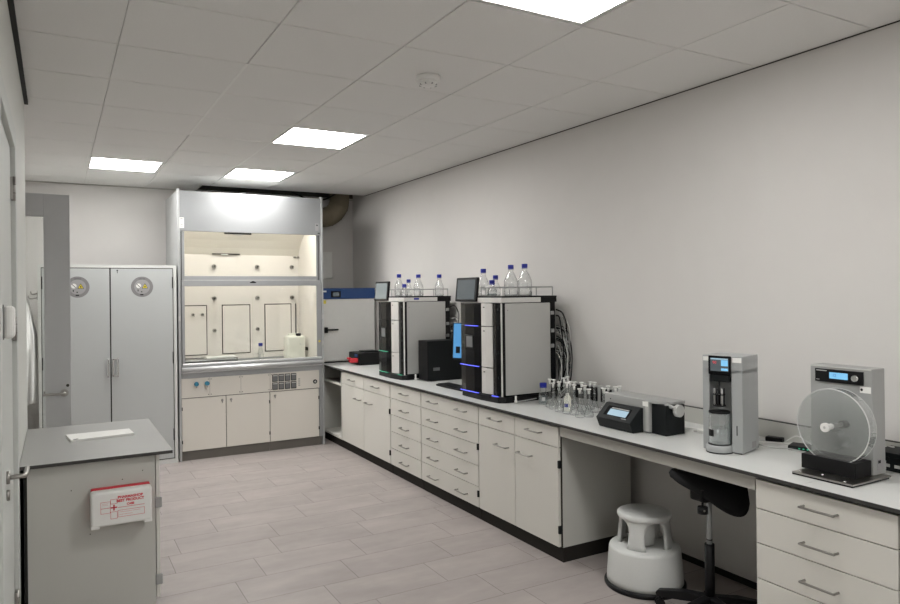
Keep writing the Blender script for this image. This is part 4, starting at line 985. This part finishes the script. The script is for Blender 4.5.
# ------------------------------------------------------------------ step stool
t = thing('step_stool', 'round light grey plastic step stool under the bench', 'step stool', (3.035, 3.04, 0))
b = MB(); b.lathe([(.200, .0), (.232, .0), (.236, .006), (.236, .020), (.229, .028), (.218, .030), (.20, .02), (.2, 0)], m='black', n=56); b.build('rubber_ring', t, world=False)
b = MB(); b.lathe([(.205, .020), (.222, .024), (.221, .06), (.207, .218), (.203, .229), (.194, .236), (.150, .240), (.120, .238), (0, .236)], m='step', n=56); b.build('lower_step', t, world=False)
base_a = math.atan2(-3.04, -3.035)
b = MB()
for k in range(4):
    ac = base_a - math.radians(18) + k * PI / 2
    # pillar: angular half-width grows near the top to form an arch
    bb = bmesh.new(); zs_ = [.234, .27, .33, .365, .385, .398, .404]; hw = [22, 19, 17.5, 20, 26, 36, 45.5]
    ro = [.158, .156, .150, .147, .146, .145, .145]
    grid = []
    for z, h_, r in zip(zs_, hw, ro):
        row = []
        for s_ in range(9):
            a = ac + math.radians(h_) * (s_ / 4 - 1)
            row.append((bb.verts.new((r * math.cos(a), r * math.sin(a), z)), bb.verts.new(((r - .022) * math.cos(a), (r - .022) * math.sin(a), z))))
        grid.append(row)
    for A, B_ in zip(grid, grid[1:]):
        for s_ in range(8):
            bb.faces.new((A[s_][0], A[s_ + 1][0], B_[s_ + 1][0], B_[s_][0])); bb.faces.new((A[s_ + 1][1], A[s_][1], B_[s_][1], B_[s_ + 1][1]))
        bb.faces.new((A[0][1], A[0][0], B_[0][0], B_[0][1])); bb.faces.new((A[8][0], A[8][1], B_[8][1], B_[8][0]))
    for s_ in range(8): bb.faces.new((grid[-1][s_][0], grid[-1][s_ + 1][0], grid[-1][s_ + 1][1], grid[-1][s_][1])); bb.faces.new((grid[0][s_][1], grid[0][s_ + 1][1], grid[0][s_ + 1][0], grid[0][s_][0]))
    b._merge(bb, 'step', True)
b.lathe([(0, .245), (.060, .245), (.055, .40), (0, .40)], m='step', n=32)
b.build('pillars', t, world=False)
b = MB(); b.lathe([(0, .398), (.146, .398), (.154, .403), (.158, .412), (.157, .424), (.150, .431), (.138, .434), (.11, .435), (0, .435)], m='step', n=56)
for r in (.03, .06, .09, .12): b.lathe([(r, .435), (r + .004, .4365), (r + .008, .435)], m='step', n=48)
b.build('top_step', t, world=False)

# ------------------------------------------------------------------ saddle stool
SX, SY = 2.985, 2.523
t = thing('saddle_stool', 'black saddle stool on a five-star castor base tucked under the bench', 'stool', (SX, SY, 0))
b = MB(); bb = bmesh.new(); NU, NV = 22, 18
ux = Vector((math.cos(-YAW), math.sin(-YAW), 0)); vx = Vector((-ux.y, ux.x, 0))       # seat length runs across the bench bay
# u: -1 front tip .. 1 rear
def seatp(u, v, under):
    L_ = .205; x = u * L_ - .006
    hw = (.075 + .085 * (1 / (1 + math.exp(-5 * (u + .15))))) * math.sqrt(max(0, 1 - abs(u) ** 3.2))
    z = .752 - .030 * (u + 1) * .5 + .02 * max(0, -u) + .012 * u * u
    y = v * hw
    drop = (.03 + .125 * (1 / (1 + math.exp(-4 * (u + .08))))) * (abs(v) ** 1.8) * math.sqrt(max(0, 1 - abs(u) ** 5))
    th = (.022 + .020 * (1 - abs(v) ** 2)) * math.sqrt(max(0, 1 - abs(u) ** 4)) * math.sqrt(max(0, 1 - abs(v) ** 6))
    z = z - drop + (-th if under else th)
    p = ux * x + vx * y; return (p.x, p.y, z)
T_ = [[bb.verts.new(seatp(-1 + 2 * i / NU, -1 + 2 * k / NV, False)) for k in range(NV + 1)] for i in range(NU + 1)]
U_ = [[bb.verts.new(seatp(-1 + 2 * i / NU, -1 + 2 * k / NV, True)) for k in range(NV + 1)] for i in range(NU + 1)]
for i in range(NU):
    for k in range(NV):
        bb.faces.new((T_[i][k], T_[i + 1][k], T_[i + 1][k + 1], T_[i][k + 1])); bb.faces.new((U_[i][k + 1], U_[i + 1][k + 1], U_[i + 1][k], U_[i][k]))
bmesh.ops.remove_doubles(bb, verts=bb.verts, dist=.0005)
bmesh.ops.holes_fill(bb, edges=[e for e in bb.edges if e.is_boundary], sides=0)
b._merge(bb, 'black_f', True); b.build('seat', t, world=False)
b = MB(); b.box(-.085, .07, -.05, .05, .640, .705, 'black', bev=.012); p0 = Vector((-.10, -.02, 0)); b.box(-.115, -.06, -.055, .03, .650, .715, 'black', bev=.012); b.build('tilt_mechanism', t, world=False)
q0 = ux * -.055 - vx * .06
b = MB(); b.tube([(q0.x * .6, q0.y * .6, .67), (q0.x, q0.y, .645), (q0.x * 1.05, q0.y * 1.1, .61)], .006, 'black', 8, 4); b.cyl((q0.x * 1.05, q0.y * 1.1, 0.585), (q0.x * 1.05, q0.y * 1.1, .62), .026, 'black', 16); b.cyl((q0.x * 1.05 - .012, q0.y * 1.1 - .02, .605), (q0.x * 1.05 - .014, q0.y * 1.1 - .024, .605), .005, 'steel', 10); b.build('lever', t, world=False)
b = MB(); b.cyl((0, 0, .36), (0, 0, .67), .014, 'sgrey', 20); b.cyl((0, 0, .425), (0, 0, .430), .015, 'black', 20); b.build('gas_lift', t, world=False)
b = MB(); b.cyl((0, 0, .09), (0, 0, .405), .025, 'black', 24); b.cyl((0, 0, .075), (0, 0, .12), .040, 'black', 24); b.build('column', t, world=False)
for k in range(5):
    a = math.radians(113 - 72 * k); c, s_ = math.cos(a), math.sin(a); R = .28
    b = MB(); b.prism([(.02, .085), (.02, .135), (.15, .124), (R, .098), (R + .012, .080), (R, .062), (.15, .085)], 'y', -.024, .024, 'black', bev=.008, mtx=Matrix.Rotation(a, 4, 'Z')); arm = b.build('leg', t, world=False)
    b = MB(); x, y = R * c * .97, R * s_ * .97
    b.cyl((x, y, .045), (x, y, .07), .008, 'black', 10)
    wv = Vector((-math.sin(a + .6), math.cos(a + .6), 0))
    for sg in (-1, 1):
        p = Vector((x, y, .025)) + wv * .012 * sg; b.cyl(p - wv * .007, p + wv * .007, .025, 'black', 20)
    b.box(x - .014, x + .014, y - .014, y + .014, .03, .052, 'black', bev=.004)
    b.build('castor', arm, world=False)

# ------------------------------------------------------------------ render settings
w = bpy.data.worlds.new('world'); S.world = w; w.use_nodes = True
w.node_tree.nodes['Background'].inputs[0].default_value = (.5, .5, .5, 1); w.node_tree.nodes['Background'].inputs[1].default_value = 0.02
S.view_settings.view_transform = 'Standard'; S.view_settings.look = 'None'; S.view_settings.gamma = 1; S.view_settings.use_curve_mapping = False
S.view_settings.exposure = 1.65
S.cycles.use_denoising = True
S.cycles.transparent_max_bounces = 24
S.cycles.max_bounces = 10
S.cycles.diffuse_bounces = 6
